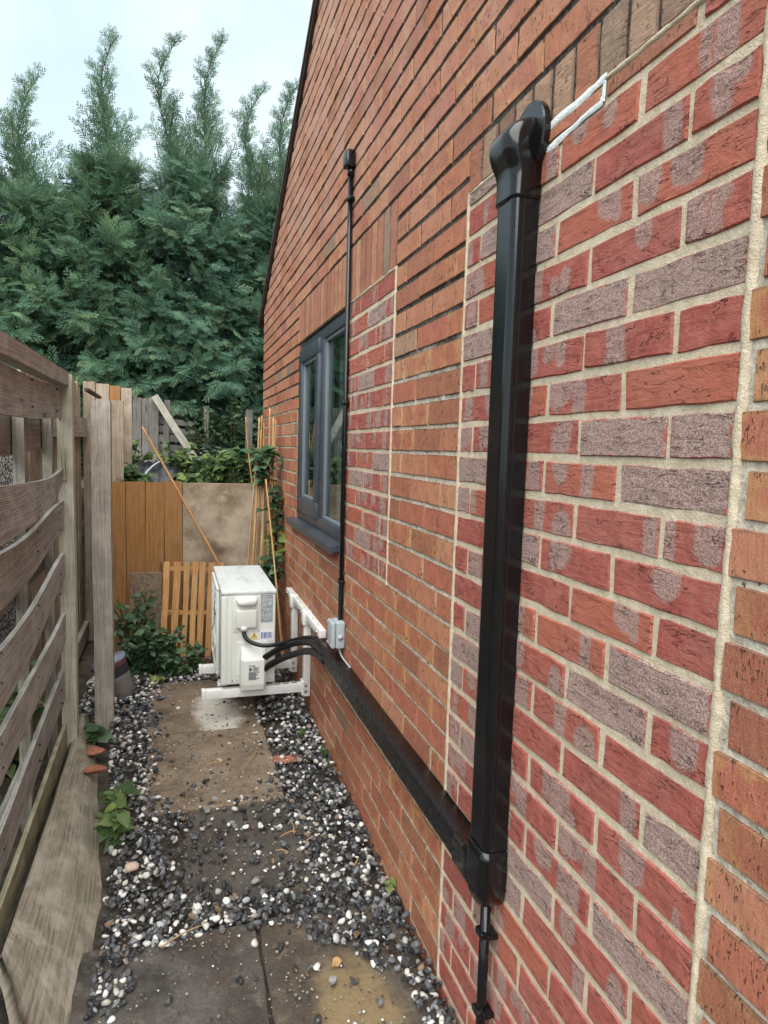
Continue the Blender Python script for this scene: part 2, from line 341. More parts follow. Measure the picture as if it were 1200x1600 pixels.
M['blind'] = simple('net_blind', (0.20, 0.215, 0.21), 0.9, 0.1, 0.15, 5)
M['verge'] = simple('dark_verge', (0.060, 0.048, 0.040), 0.7, 0.3, 0.3, 20, 0.4)
M['roof'] = simple('roof_tile', (0.10, 0.055, 0.042), 0.8, 0.3, 0.3, 12, 0.5)
def mat_ground():
    m = Mat('damp_soil', 0.9, 0.2); P = m.pos()
    f = m.noise(P, 9, 6, 0.7)
    col = m.mix(m.step(f, 0.3, 0.7), (0.030, 0.024, 0.018), (0.115, 0.095, 0.072))
    col = m.mix(m.math('MULTIPLY', m.step(m.noise(P, 160, 3, 0.8), 0.6, 0.72), 0.7), col, (0.26, 0.24, 0.21))
    m.set('Base Color', col); m.bump(m.noise(P, 70, 5, 0.75), 0.9, 0.012); return m.m
M['soil'] = mat_ground()
M['grass'] = simple('rough_grass', (0.06, 0.085, 0.03), 0.9, 0.1, 0.4, 2, 0.5)
M['slab_tan'] = mat_slab('slab_sandy', (0.165, 0.120, 0.082), (0.255, 0.195, 0.138), (0.32, 0.25, 0.18))
M['slab_tan2'] = mat_slab('slab_sandy_stained', (0.155, 0.112, 0.076), (0.24, 0.18, 0.125), (0.30, 0.235, 0.17), stain=(0.225, 3.52, 0.15, (0.56, 0.53, 0.47)), seed=3.1)
M['slab_dark'] = mat_slab('slab_charcoal', (0.040, 0.035, 0.031), (0.100, 0.091, 0.081), (0.175, 0.15, 0.122), seed=5.0)
M['slab_gold'] = mat_slab('slab_golden', (0.065, 0.053, 0.042), (0.125, 0.100, 0.075), (0.20, 0.155, 0.10), stain=(0.46, 1.46, 0.135, (0.25, 0.18, 0.092)), seed=8.0)
M['slab_mid'] = mat_slab('slab_mud', (0.060, 0.052, 0.044), (0.105, 0.092, 0.078), (0.14, 0.12, 0.10), seed=11.0)
def mat_peb(name, stops, rough, spec):
    m = Mat(name, rough, spec); isl = m.n('NewGeometry', out='Random Per Island')
    c = m.ramp(isl, stops); c = m.mix(m.math('MULTIPLY', m.step(m.noise(m.pos(), 170, 3, 0.7), 0.5, 0.75), 0.35), c, (0.20, 0.17, 0.13))
    m.set('Base Color', c); m.bump(m.noise(m.pos(), 240, 2), 0.3, 0.002); return m.m
M['peb_dark'] = mat_peb('slate_chips', [(0, (0.012, 0.013, 0.015)), (0.40, (0.034, 0.035, 0.039)), (0.72, (0.085, 0.088, 0.094)), (0.92, (0.20, 0.205, 0.21)), (1, (0.30, 0.30, 0.29))], 0.5, 0.5)
M['peb_white'] = mat_peb('white_pebbles', [(0, (0.34, 0.32, 0.28)), (0.25, (0.52, 0.50, 0.45)), (0.6, (0.66, 0.65, 0.61)), (0.85, (0.76, 0.76, 0.73)), (1, (0.30, 0.31, 0.32))], 0.55, 0.35)
M['peb_warm'] = mat_peb('brown_chips', [(0, (0.13, 0.085, 0.05)), (0.5, (0.24, 0.16, 0.10)), (1, (0.33, 0.30, 0.26))], 0.7, 0.3)
def mat_pebbledash():
    m = Mat('pebbledash', 0.85, 0.2); P = m.pos()
    v = m.n('TexVoronoi', {'Vector': P, 'Scale': 62.0}); c = m.n('TexVoronoi', {'Vector': P, 'Scale': 62.0}, out='Color')
    cr = m.sep(c)[0]
    col = m.mix(m.step(cr, 0.25, 0.45), (0.09, 0.09, 0.095), (0.85, 0.85, 0.83)); col = m.mix(m.step(v, 0.45, 0.75), col, (0.16, 0.155, 0.15))
    m.set('Base Color', col); m.bump(m.math('SUBTRACT', 1.0, v), 1.0, 0.012); return m.m
M['pebbledash'] = mat_pebbledash()
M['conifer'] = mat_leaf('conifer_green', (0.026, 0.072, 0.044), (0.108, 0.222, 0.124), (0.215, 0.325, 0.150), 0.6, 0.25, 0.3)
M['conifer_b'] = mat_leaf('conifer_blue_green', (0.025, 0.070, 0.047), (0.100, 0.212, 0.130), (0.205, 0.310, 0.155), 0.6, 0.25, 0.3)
M['bark'] = simple('bark', (0.055, 0.040, 0.030), 0.9, 0.1, 0.4, 20, 0.8)
M['leaf_dark'] = mat_leaf('leaf_dark', (0.022, 0.058, 0.028), (0.050, 0.110, 0.050), (0.095, 0.165, 0.065), 0.42, 0.2, 0.45)
M['leaf_blue'] = mat_leaf('leaf_blue_green', (0.050, 0.115, 0.065), (0.095, 0.185, 0.105), (0.16, 0.25, 0.12), 0.5, 0.2)
M['leaf_mid'] = mat_leaf('leaf_mid', (0.045, 0.095, 0.030), (0.085, 0.155, 0.050), (0.20, 0.27, 0.09), 0.5, 0.25)
M['leaf_lime'] = mat_leaf('leaf_lime', (0.14, 0.22, 0.05), (0.23, 0.31, 0.08), (0.36, 0.40, 0.13), 0.5, 0.3)
M['stem'] = simple('green_stem', (0.075, 0.085, 0.035), 0.7, 0.2, 0.3, 20)
M['bucket'] = simple('grey_bucket', (0.165, 0.15, 0.14), 0.55, 0.35, 0.12, 8)
M['bucket_band'] = simple('dark_bucket_band', (0.032, 0.030, 0.036), 0.5, 0.35); M['bucket_rim'] = simple('bucket_rim_blue', (0.22, 0.25, 0.36), 0.4); M['bucket_red'] = simple('bucket_maroon', (0.17, 0.05, 0.055), 0.5)
M['terracotta'] = simple('terracotta', (0.32, 0.13, 0.085), 0.85, 0.2, 0.3, 30, 0.5)
M['plastic'] = simple('black_sheeting', (0.008, 0.009, 0.012), 0.42, 0.4, 0.3, 9, 0.8); M['plastic_pale'] = simple('pale_fold', (0.42, 0.47, 0.55), 0.45)
M['cream_house'] = simple('cream_render', (0.62, 0.52, 0.30), 0.85, 0.2, 0.15, 4); M['twig'] = simple('dry_twig', (0.40, 0.24, 0.11), 0.8, 0.2, 0.3, 30)
M['copper_stone'] = simple('pink_stone', (0.50, 0.38, 0.31), 0.7, 0.3, 0.2, 40, 0.4)

# ---------------------------------------------------------------- mesh helpers
class MB:
    """Collects verts and faces, with uv per corner, a tint per vertex and a material index per face."""
    def __init__(s): s.v, s.f, s.uv, s.t, s.mi, s.sm = [], [], [], [], [], []
    def add(s, vs, fs, uvs=None, tint=None, mi=0, smooth=False):
        b = len(s.v); s.v += [tuple(p) for p in vs]
        tint = tint if tint is not None else (random.random(), random.random(), 0.0)
        s.t += [tint] * len(vs)
        for k, f in enumerate(fs):
            s.f.append([b + i for i in f]); s.mi.append(mi); s.sm.append(smooth)
            s.uv += uvs[k] if uvs else [(vs[i][0], vs[i][1]) for i in f]
    def mesh(s, name, mats):
        me = bpy.data.meshes.new(name); me.from_pydata(s.v, [], s.f)
        for m in (mats if isinstance(mats, (list, tuple)) else [mats]): me.materials.append(m)
        me.polygons.foreach_set('material_index', s.mi); me.polygons.foreach_set('use_smooth', s.sm)
        ul = me.uv_layers.new(name='UVMap'); ul.data.foreach_set('uv', np.array(s.uv, dtype=np.float32).ravel())
        a = me.attributes.new('tint', 'FLOAT_COLOR', 'POINT')
        a.data.foreach_set('color', np.c_[np.array(s.t, dtype=np.float32), np.ones(len(s.t), dtype=np.float32)].ravel())
        me.update(); return me
    def build(s, name, mats, parent=None, **kw): return link(name, s.mesh(name, mats), parent, **kw)

def fast_mesh(name, V, F, T, mats, mi=None, smooth=False):
    """V (n,3), F (m,3) triangles, T (n,3) tint, all numpy."""
    me = bpy.data.meshes.new(name); n, k = len(V), len(F)
    me.vertices.add(n); me.vertices.foreach_set('co', np.ascontiguousarray(V, dtype=np.float32).ravel())
    me.loops.add(3 * k); me.loops.foreach_set('vertex_index', np.ascontiguousarray(F, dtype=np.int32).ravel())
    me.polygons.add(k); me.polygons.foreach_set('loop_start', np.arange(0, 3 * k, 3, dtype=np.int32))
    try: me.polygons.foreach_set('loop_total', np.full(k, 3, dtype=np.int32))
    except Exception: pass
    for m in (mats if isinstance(mats, (list, tuple)) else [mats]): me.materials.append(m)
    if mi is not None: me.polygons.foreach_set('material_index', np.ascontiguousarray(mi, dtype=np.int32))
    sm = np.full(k, smooth) if np.isscalar(smooth) else smooth
    me.polygons.foreach_set('use_smooth', sm)
    if T is not None:
        a = me.attributes.new('tint', 'FLOAT_COLOR', 'POINT')
        a.data.foreach_set('color', np.c_[T, np.ones(n)].astype(np.float32).ravel())
    me.update(calc_edges=True); me.validate(); return me

def link(name, me, parent=None, label=None, cat=None, group=None, kind=None, loc=None):
    o = bpy.data.objects.new(name, me); COL.objects.link(o)
    if parent is not None: o.parent = parent
    if loc is not None: o.location = loc
    return tag(o, label, cat, group, kind)
def tag(o, label=None, cat=None, group=None, kind=None):
    for k, v in (('label', label), ('category', cat), ('group', group), ('kind', kind)):
        if v: o[k] = v
    return o
def thing(name, label, cat, group=None, loc=(0, 0, 0)):
    o = bpy.data.objects.new(name, None); COL.objects.link(o); o.location = loc; o.empty_display_size = 0.05
    return tag(o, label, cat, group)

BOXF = [(0, 3, 2, 1), (4, 5, 6, 7), (0, 1, 5, 4), (2, 3, 7, 6), (1, 2, 6, 5), (3, 0, 4, 7)]
def box(mb, x0, x1, y0, y1, z0, z1, mi=0, tint=None, R=None):
    vs = [(x0, y0, z0), (x1, y0, z0), (x1, y1, z0), (x0, y1, z0), (x0, y0, z1), (x1, y0, z1), (x1, y1, z1), (x0, y1, z1)]
    if R is not None: vs = [tuple(R @ Vector(p)) for p in vs]
    mb.add(vs, BOXF, tint=tint, mi=mi)

def rbox(mb, x0, x1, y0, y1, z0, z1, r=0.004, mi=0, seg=2, R=None, smooth=True):
    """A box with rounded edges: a subdivided cube whose rims are pulled onto rounded corners."""
    ax = []
    for lo, hi in ((x0, x1), (y0, y1), (z0, z1)):
        rr = min(r, (hi - lo) * 0.49)
        ax.append((lo, hi, rr))
    def coords(lo, hi, rr):
        a = [lo + rr * (1 - math.cos(i / seg * math.pi / 2)) for i in range(seg)]   # in the corner
        return [lo] + a[1:] + [lo + rr, hi - rr] + [lo + hi - q for q in a[1:][::-1]] + [hi]
    C = [coords(*a) for a in ax]
    vid = {}; vs = []
    def vert(i, j, k):
        key = (i, j, k)
        if key not in vid:
            p = [C[0][i], C[1][j], C[2][k]]; c = [min(max(p[q], ax[q][0] + ax[q][2]), ax[q][1] - ax[q][2]) for q in range(3)]
            d = Vector((p[0] - c[0], p[1] - c[1], p[2] - c[2])); m = max(abs(d[q]) / ax[q][2] if ax[q][2] else 0 for q in range(3))
            if d.length > 1e-9:
                q = [d[a] / ax[a][2] for a in range(3)]; ql = math.sqrt(sum(t * t for t in q))
                p = [c[a] + d[a] * m / ql for a in range(3)]
            vid[key] = len(vs); vs.append(tuple(p))
        return vid[key]
    nx, ny, nz = (len(c) - 1 for c in C); fs = []
    for j in range(ny):
        for k in range(nz):
            fs.append((vert(0, j, k), vert(0, j, k + 1), vert(0, j + 1, k + 1), vert(0, j + 1, k)))
            fs.append((vert(nx, j, k), vert(nx, j + 1, k), vert(nx, j + 1, k + 1), vert(nx, j, k + 1)))
    for i in range(nx):
        for k in range(nz):
            fs.append((vert(i, 0, k), vert(i + 1, 0, k), vert(i + 1, 0, k + 1), vert(i, 0, k + 1)))
            fs.append((vert(i, ny, k), vert(i, ny, k + 1), vert(i + 1, ny, k + 1), vert(i + 1, ny, k)))
        for j in range(ny):
            fs.append((vert(i, j, 0), vert(i, j + 1, 0), vert(i + 1, j + 1, 0), vert(i + 1, j, 0)))
            fs.append((vert(i, j, nz), vert(i + 1, j, nz), vert(i + 1, j + 1, nz), vert(i, j + 1, nz)))
    if R is not None: vs = [tuple(R @ Vector(p)) for p in vs]
    mb.add(vs, fs, mi=mi, smooth=smooth)

def frames(path):
    T = [(path[min(i + 1, len(path) - 1)] - path[max(i - 1, 0)]).normalized() for i in range(len(path))]
    up = Vector((0, 0, 1)) if abs(T[0].z) < 0.9 else Vector((0, 1, 0))
    N = []; n = (up - T[0] * up.dot(T[0])).normalized()
    for t in T:
        n = (n - t * n.dot(t)).normalized(); N.append(n)
    return T, N
def tube(mb, pts, rad, n=10, mi=0, cap=True, smooth=True, tint=None):
    path = [Vector(p) for p in pts]; rad = rad if isinstance(rad, (list, tuple)) else [rad] * len(path)
    T, N = frames(path); vs, fs, uvs = [], [], []; tint = tint or (random.random(), random.random(), 0.0)
    s = 0.0; S = []
    for i, p in enumerate(path):
        if i: s += (p - path[i - 1]).length
        S.append(s); b = T[i].cross(N[i])
        for k in range(n):
            a = 2 * math.pi * k / n; vs.append(tuple(p + (N[i] * math.cos(a) + b * math.sin(a)) * rad[i]))
    for i in range(len(path) - 1):
        for k in range(n):
            k2 = (k + 1) % n; fs.append((i * n + k, i * n + k2, (i + 1) * n + k2, (i + 1) * n + k))
            c = 2 * math.pi * rad[i] / n
            uvs.append([(S[i], k * c), (S[i], (k + 1) * c), (S[i + 1], (k + 1) * c), (S[i + 1], k * c)])
    if cap:
        fs.append(tuple(range(n))[::-1]); uvs.append([(0, 0)] * n)
        fs.append(tuple((len(path) - 1) * n + k for k in range(n))); uvs.append([(0, 0)] * n)
    mb.add(vs, fs, uvs, tint=tint, mi=mi, smooth=smooth)
def spline(pts, n=8):
    P = [Vector(p) for p in pts]; out = []
    for i in range(len(P) - 1):
        a, b, c, d = P[max(i - 1, 0)], P[i], P[i + 1], P[min(i + 2, len(P) - 1)]
        for k in range(n):
            t = k / n
            out.append(0.5 * ((2 * b) + (c - a) * t + (2 * a - 5 * b + 4 * c - d) * t * t + (3 * b - a - 3 * c + d) * t ** 3))
    return out + [P[-1]]

def prism(mb, sections, mi=0, smooth=False, cap=True):
    """Lofts closed sections (lists of equally many points)."""
    n = len(sections[0]); vs = [tuple(p) for s in sections for p in s]; fs = []
    for i in range(len(sections) - 1):
        for k in range(n): fs.append((i * n + k, i * n + (k + 1) % n, (i + 1) * n + (k + 1) % n, (i + 1) * n + k))
    if cap: fs += [tuple(range(n))[::-1], tuple((len(sections) - 1) * n + k for k in range(n))]
    mb.add(vs, fs, mi=mi, smooth=smooth)

def plank(mb, p0, p1, wdir, width, thick, nseg=8, bow=None, w0=None, w1=None, wob=0.0015, tint=None, mi=0, ends=(0.0, 0.0)):
    """A board from p0 to p1; wdir is the direction of its width, thickness along the third axis. bow(t, s) shifts a point
    (t along 0..1, s across -1..1) by a vector; uv in metres along / across."""
    p0, p1 = Vector(p0), Vector(p1); ax = (p1 - p0); Ln = ax.length; ax.normalize()
    wd = Vector(wdir); wd = (wd - ax * wd.dot(ax)).normalized(); nd = ax.cross(wd).normalized()
    tint = tint or (random.random(), random.random(), random.random() * 0.6)
    rows = 3; vs, fs, uvs = [], [], []
    ph = random.random() * 10
    def P(i, j, side):
        t = i / nseg; sj = -1 + 2 * j / rows; wdt = width
        if w0 is not None: wdt = w0 + (w1 - w0) * t
        e = ends[0] * sj * (1 if i == 0 else 0) + ends[1] * sj * (1 if i == nseg else 0)
        q = p0 + ax * (Ln * t + e) + wd * (sj * wdt / 2 + (wob * math.sin(ph + 9 * t + 3 * sj) if abs(sj) == 1 else 0)) + nd * (side * thick / 2)
        if bow: q = q + Vector(bow(t, sj))
        return q
    idx = {}
    for side in (-1, 1):
        for i in range(nseg + 1):
            for j in range(rows + 1):
                idx[(side, i, j)] = len(vs); vs.append(tuple(P(i, j, side)))
    U = lambda i, j: (i / nseg * Ln, (-1 + 2 * j / rows) * width / 2)
    for i in range(nseg):
        for j in range(rows):
            q = [(i, j), (i, j + 1), (i + 1, j + 1), (i + 1, j)]
            fs.append(tuple(idx[(1, a, b)] for a, b in q[::-1])); uvs.append([U(a, b) for a, b in q[::-1]])
            fs.append(tuple(idx[(-1, a, b)] for a, b in q)); uvs.append([U(a, b) for a, b in q])
        for j, fl in ((0, 1), (rows, -1)):
            q = [(1, i, j), (-1, i, j), (-1, i + 1, j), (1, i + 1, j)][::fl]
            fs.append(tuple(idx[a] for a in q)); uvs.append([(a[1] / nseg * Ln, 0.5 + a[0] * thick / 2) for a in q])
    for i in (0, nseg):
        for j in range(rows):
            q = [(1, i, j), (1, i, j + 1), (-1, i, j + 1), (-1, i, j)]
            fs.append(tuple(idx[a] for a in q)); uvs.append([(0.7 + a[0] * 0.004, U(a[1], a[2])[1]) for a in q])
    mb.add(vs, fs, uvs, tint=tint, mi=mi)

# ---------------------------------------------------------------- projection, used only to rank bricks by visible size
def project(x, y, z):
    c = ROT.T @ np.array([x, y, z - CAM_Z])
    if c[2] < 0.05: return None
    return 600 + F_PX * c[0] / c[2], 800 + F_PX * c[1] / c[2]

# ================================================================ GROUND
gm = MB()
xs = [-40, -10, -3, -0.66, 0.66, 3, 10, 40]; ys = [-30, -5, 0, 1.5, 3, 4.72, 8, 20, 60]
gv = [(x, y, gz(min(y, 6)) - 0.012) for y in ys for x in xs]
gf_ = [(j * 8 + i, j * 8 + i + 1, (j + 1) * 8 + i + 1, (j + 1) * 8 + i) for j in range(len(ys) - 1) for i in range(7)]
gm.add(gv, gf_); gm.build('ground', M['soil'], kind='structure')

bed = MB()
box(bed, -0.41, 0.66, 4.70, 5.62, -0.1, 1.13); box(bed, -9, 12, 5.62, 26, -0.1, 1.10)
bed.build('raised_soil_bed', M['soil'], kind='structure')

# paved path: slabs, bedded slightly unevenly
path = thing('paved_path', None, None); path['kind'] = 'structure'
def slab(x0, x1, y0, y1, mat, h=0.016, tilt=0.0, n=10):
    mb = MB(); vs, fs = [], []; per = []
    for k in range(n): per.append((x0 + (x1 - x0) * k / n, y0))
    for k in range(n): per.append((x1, y0 + (y1 - y0) * k / n))
    for k in range(n): per.append((x1 - (x1 - x0) * k / n, y1))
    for k in range(n): per.append((x0, y1 - (y1 - y0) * k / n))
    j = [(random.uniform(-.004, .004), random.uniform(-.004, .004)) for _ in per]
    cx, cy = (x0 + x1) / 2, (y0 + y1) / 2
    N = len(per)
    for s, dz in ((1.0, -0.03), (1.0, h - 0.006), (0.985, h)):
        for (x, y), (a, b) in zip(per, j):
            X, Y = cx + (x - cx) * s + a, cy + (y - cy) * s + b
            vs.append((X, Y, gz(Y) + dz + tilt * (X - cx)))
    for r in range(2):
        for k in range(N): fs.append((r * N + k, r * N + (k + 1) % N, (r + 1) * N + (k + 1) % N, (r + 1) * N + k))
    fs.append(tuple(2 * N + k for k in range(N)))
    mb.add(vs, fs); return mb.build('paving_slab', mat, path)
slab(-0.13, 0.42, 3.305, 3.99, M['slab_tan2'], 0.018)
slab(-0.12, 0.43, 2.60, 3.295, M['slab_tan'], 0.016, 0.01)
slab(0.03, 0.56, 2.00, 2.59, M['slab_mid'], 0.004)
slab(-0.40, 0.235, 1.22, 1.935, M['slab_dark'], 0.008)
slab(0.245, 0.68, 1.24, 1.94, M['slab_gold'], 0.006)
slab(-0.40, 0.235, 0.50, 1.205, M['slab_dark'], 0.014); slab(0.245, 0.67, 0.50, 1.225, M['slab_gold'], 0.012)

# ================================================================ HOUSE
XW = 0.690; CO = 0.038; CH = 0.075
Y_END = 5.56
def verge_y(z): return Y_END if z < 2.55 else Y_END - (z - 2.55) / 0.56
house = thing('brick_house', 'red brick gable wall of a house with patched openings and one grey window', 'house')

def brick_mesh(L_, H_, seed, kind, vertical=False):
    """Front (towards -x) with a worn arris; 48 triangles. Long axis a, short axis b."""
    rd = random.Random(seed)
    na = 4; per = []
    for k in range(na): per.append((-L_ / 2 + L_ * k / na, -H_ / 2))
    per.append((L_ / 2, -H_ / 2))
    for k in range(na): per.append((L_ / 2 - L_ * k / na, H_ / 2))
    per.append((-L_ / 2, H_ / 2))
    amp = 0.0018 if kind == 'new' else 0.0009
    per = [(a + rd.uniform(-amp, amp), b + rd.uniform(-amp, amp)) for a, b in per]
    N = len(per); ins = 0.0022 if kind == 'new' else 0.0014
    pos = [(a - ins * (1 if a > 0 else -1), b - ins * (1 if b > 0 else -1)) for a, b in per]
    pr = [rd.uniform(-0.0012, 0.0012) for _ in range(N)]
    V = [(d, a, b) for (a, b), d in zip(pos, pr)] + [(0.003, a, b) for a, b in per] + [(0.022, a, b) for a, b in per]
    UV = [(a, b) for a, b in pos] + [(a, b) for a, b in per] + [(a, b) for a, b in per]
    F = []
    for k in range(na): F.append((k, N - 1 - k, N - 2 - k, k + 1))
    for r in range(2):
        for k in range(N): F.append((r * N + k, r * N + (k + 1) % N, (r + 1) * N + (k + 1) % N, (r + 1) * N + k)[::-1])
    if vertical: V = [(x, b, a) for x, a, b in V]
    gg = rd.random()
    if kind == 'old' and gg > 0.93 and rd.random() < 0.55: gg *= 0.6
    t = (rd.random(), gg, L_ / 2 / 0.2)
    return V, F, [[UV[i] for i in f] for f in F], t

INF1 = (0.683, 1.571, -1.0, 2.098)      # blocked doorway
HEAD = (0.40, 1.571, 2.0975, 2.213)     # header-on-edge course over it
INF2 = (2.125, 2.785, 1.013, 2.063)     # narrowed half of the window opening
WIN = (2.785, 3.930, 1.013, 2.063)
SOLD = (2.125, 3.930, 2.063, 2.288)
def cut(ivs, a, b):
    out = []
    for p, q in ivs:
        if b <= p or a >= q: out.append((p, q)); continue
        if a > p: out.append((p, a))
        if b < q: out.append((b, q))
    return out
bricks = []       # (yc, zc, L, H, kind, vertical)
for i in range(-2, 66):
    z0, z1 = CO + CH * i + 0.005, CO + CH * (i + 1) - 0.005
    zc = (z0 + z1) / 2
    ivs = [(-0.60, verge_y(zc))]
    for y0, y1, a, b in (INF1, INF2, WIN, SOLD, HEAD):
        if a < zc < b: ivs = cut(ivs, y0, y1)
    # the course beside the header course keeps its own height
    base = 1.685 if i % 2 else 1.7975
    for p, q in ivs:
        k0 = math.floor((p - base) / 0.225); y = base + 0.225 * k0
        while y < q:
            a, b = max(y + 0.005, p + (0.0 if p < -0.5 else 0.001)), min(y + 0.22, q - 0.001)
            if b - a > 0.03: bricks.append(((a + b) / 2 + random.uniform(-.002, .002), zc + random.uniform(-.0012, .0012), b - a, 0.0635 + random.uniform(-.001, .001), 'old', False))
            y += 0.225
# blocked doorway in rustic brick
for i in range(-2, 27):
    zc = CO + CH * (i + 0.5)
    joints = [1.0395, 0.8135, 1.265, 1.49] if i % 2 else [0.923, 1.154, 1.379]
    edges = sorted([0.694, 1.562] + joints)
    for a, b in zip(edges, edges[1:]):
        a2, b2 = a + (0.0 if a == 0.694 else 0.006), b - (0.0 if b == 1.562 else 0.006)
        if b2 - a2 > 0.03: bricks.append(((a2 + b2) / 2, zc + random.uniform(-.0015, .0015), b2 - a2, 0.0615, 'new', False))
for a, b in ((0.694, 0.80), (0.815, 1.015), (1.03, 1.20), (1.212, 1.375), (1.388, 1.562)):     # thin split course at its head
    bricks.append(((a + b) / 2, 2.0805, b - a, 0.024, 'old' if a in (1.03, 1.212, 0.815) else 'new', False))
# half of the window opening, same rustic brick
for i in range(13, 27):
    zc = CO + CH * (i + 0.5)
    joints = [2.235, 2.46, 2.685] if i % 2 else [2.345, 2.57]
    edges = sorted([2.135, 2.777] + joints)
    for a, b in zip(edges, edges[1:]):
        a2, b2 = a + (0.0 if a == 2.135 else 0.006), b - (0.0 if b == 2.777 else 0.006)
        bricks.append(((a2 + b2) / 2, zc + random.uniform(-.0015, .0015), b2 - a2, 0.0615, 'new', False))
def screen_area(y, z, L_, H_):
    c = [project(XW, y + sy * L_ / 2, z + sz * H_ / 2) for sy, sz in ((-1, -1), (1, -1), (1, 1), (-1, 1))]
    if any(p is None for p in c): return 0
    xs_ = [min(max(p[0], 0), 1200) for p in c]; ys_ = [min(max(p[1], 0), 1600) for p in c]
    return abs(sum(xs_[k] * ys_[(k + 1) % 4] - xs_[(k + 1) % 4] * ys_[k] for k in range(4))) / 2
bricks.sort(key=lambda b: -screen_area(b[0], b[1], b[2], b[3]))
pool = {}
rest = MB()
for n, (yc, zc, L_, H_, kind, vert) in enumerate(bricks):
    mat = M['brick_new'] if kind == 'new' else M['brick_old']
    dx = random.uniform(-0.0018, 0.0012)
    if n < 296:
        full = abs(L_ - 0.215) < 0.004
        key = (kind, 'near' if yc < 0.7 else 'full', random.randrange(36)) if full else (kind, n)
        if key not in pool:
            V, F, UV, t = brick_mesh(0.215 if full else L_, H_, n * 7 + 3, kind)
            if kind == 'old' and yc < 0.7: t = (t[0], min(t[1], 0.90) if zc > 0.7 or zc < 0.5 else t[1], t[2])
            mb = MB(); mb.add(V, F, UV, tint=t); pool[key] = mb.mesh('brick', mat)
        link('brick', pool[key], house, loc=(XW + dx, yc, zc))
    else:
        V, F, UV, t = brick_mesh(L_, H_, n * 7 + 3, kind)
        rest.add([(XW + dx + x, yc + a, zc + b) for x, a, b in V], F, UV, tint=t, mi=1 if kind == 'new' else 0)
rest.build('brick_courses', [M['brick_old'], M['brick_new']], house, kind='stuff')
# soldier course over the window, header-on-edge course over the doorway
for k in range(24):
    y = 2.135 + 0.0325 + k * 0.0752
    V, F, UV, t = brick_mesh(0.213, 0.065, 9000 + k, 'old', True)
    t = (t[0], t[1] * (0.86 if k > 2 else 1.0) if k != 1 else 0.95, t[2]); mb = MB(); mb.add(V, F, UV, tint=t)
    mb.build('soldier_brick', M['brick_old'], house, loc=(XW + random.uniform(-.001, .001), y, 2.176))
for k in range(15):
    y = 1.571 - 0.0355 - k * 0.0755
    V, F, UV, t = brick_mesh(0.102, 0.065, 9100 + k, 'old', True)
    t = (t[0], 0.97 if k not in (0, 6) else 0.2, t[2]); mb = MB(); mb.add(V, F, UV, tint=t)
    mb.build('soldier_brick', M['brick_old'], house, loc=(XW + random.uniform(-.001, .001), y, 2.155))

# mortar: the weathered bed behind the old bricks with upper joint shade in its colour, the cream bed of the two patches 3 mm in front of it
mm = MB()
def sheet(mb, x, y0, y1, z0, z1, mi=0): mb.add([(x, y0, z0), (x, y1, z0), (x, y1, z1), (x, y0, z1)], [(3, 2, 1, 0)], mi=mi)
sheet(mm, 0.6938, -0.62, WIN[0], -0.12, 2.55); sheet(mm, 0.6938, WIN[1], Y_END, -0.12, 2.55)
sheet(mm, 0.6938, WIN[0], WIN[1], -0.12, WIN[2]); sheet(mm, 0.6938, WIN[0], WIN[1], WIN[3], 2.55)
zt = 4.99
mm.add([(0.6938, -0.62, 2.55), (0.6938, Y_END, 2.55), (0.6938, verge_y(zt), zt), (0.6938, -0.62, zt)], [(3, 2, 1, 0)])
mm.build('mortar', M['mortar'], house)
mc = MB(); sheet(mc, 0.6926, INF1[0], INF1[1], -0.12, 2.098); sheet(mc, 0.6926, INF2[0], INF2[1], INF2[2] - 0.004, INF2[3])
mc.build('patch_mortar', M['cream'], house)

def ribbon(mb, path2, width, x=0.6885, proud=0.003, seg=0.012, jit=0.35, mi=0, edge=0.0052):
    """A hand-laid strip of mortar or filler on the wall along a polyline of (y, z): uneven edges, raised middle."""
    pts = []
    for (a, b), (c, d) in zip(path2, path2[1:]):
        n = max(2, int(math.hypot(c - a, d - b) / seg))
        pts += [(a + (c - a) * k / n, b + (d - b) * k / n) for k in range(n)]
    pts.append(path2[-1]); vs, fs = [], []
    wl = wr = 0.5
    for i, p in enumerate(pts):
        q0, q1 = pts[max(i - 1, 0)], pts[min(i + 1, len(pts) - 1)]
        tx, tz = q1[0] - q0[0], q1[1] - q0[1]; l = math.hypot(tx, tz) or 1; nx, nz = -tz / l, tx / l
        wl += 0.5 * (random.uniform(0.5 - jit, 0.5 + jit) - wl); wr += 0.5 * (random.uniform(0.5 - jit, 0.5 + jit) - wr)
        for s, d in ((-wl, edge), (-wl * 0.6, 0.0), (0, -proud), (wr * 0.6, 0.0), (wr, edge)):
            vs.append((x + d + random.uniform(-.0005, .0005), p[0] + nx * s * width, p[1] + nz * s * width))
    for i in range(len(pts) - 1):
        for k in range(4): fs.append((i * 5 + k, i * 5 + k + 1, (i + 1) * 5 + k + 1, (i + 1) * 5 + k))
    mb.add(vs, fs, mi=mi, smooth=True)
def edge_joint(*paths, w=0.02, pr=0.002):
    mb = MB()
    for p in paths: ribbon(mb, p, w, proud=pr)
    mb.build('edge_joint', M['cream'], house)
edge_joint([(0.6865, -0.1), (0.6875, 0.9), (0.6865, 2.10)], w=0.017, pr=0.0012)
edge_joint([(1.5665, -0.1), (1.568, 1.0), (1.566, 2.098)], w=0.017)
edge_joint([(2.130, 1.010), (2.131, 1.6), (2.130, 2.066)], w=0.0125)
edge_joint([(2.135, 2.0635), (2.78, 2.0635)], w=0.012); edge_joint([(0.66, 2.0985), (1.02, 2.0985)], w=0.012); edge_joint([(1.40, 2.098), (1.566, 2.098)], w=0.011)
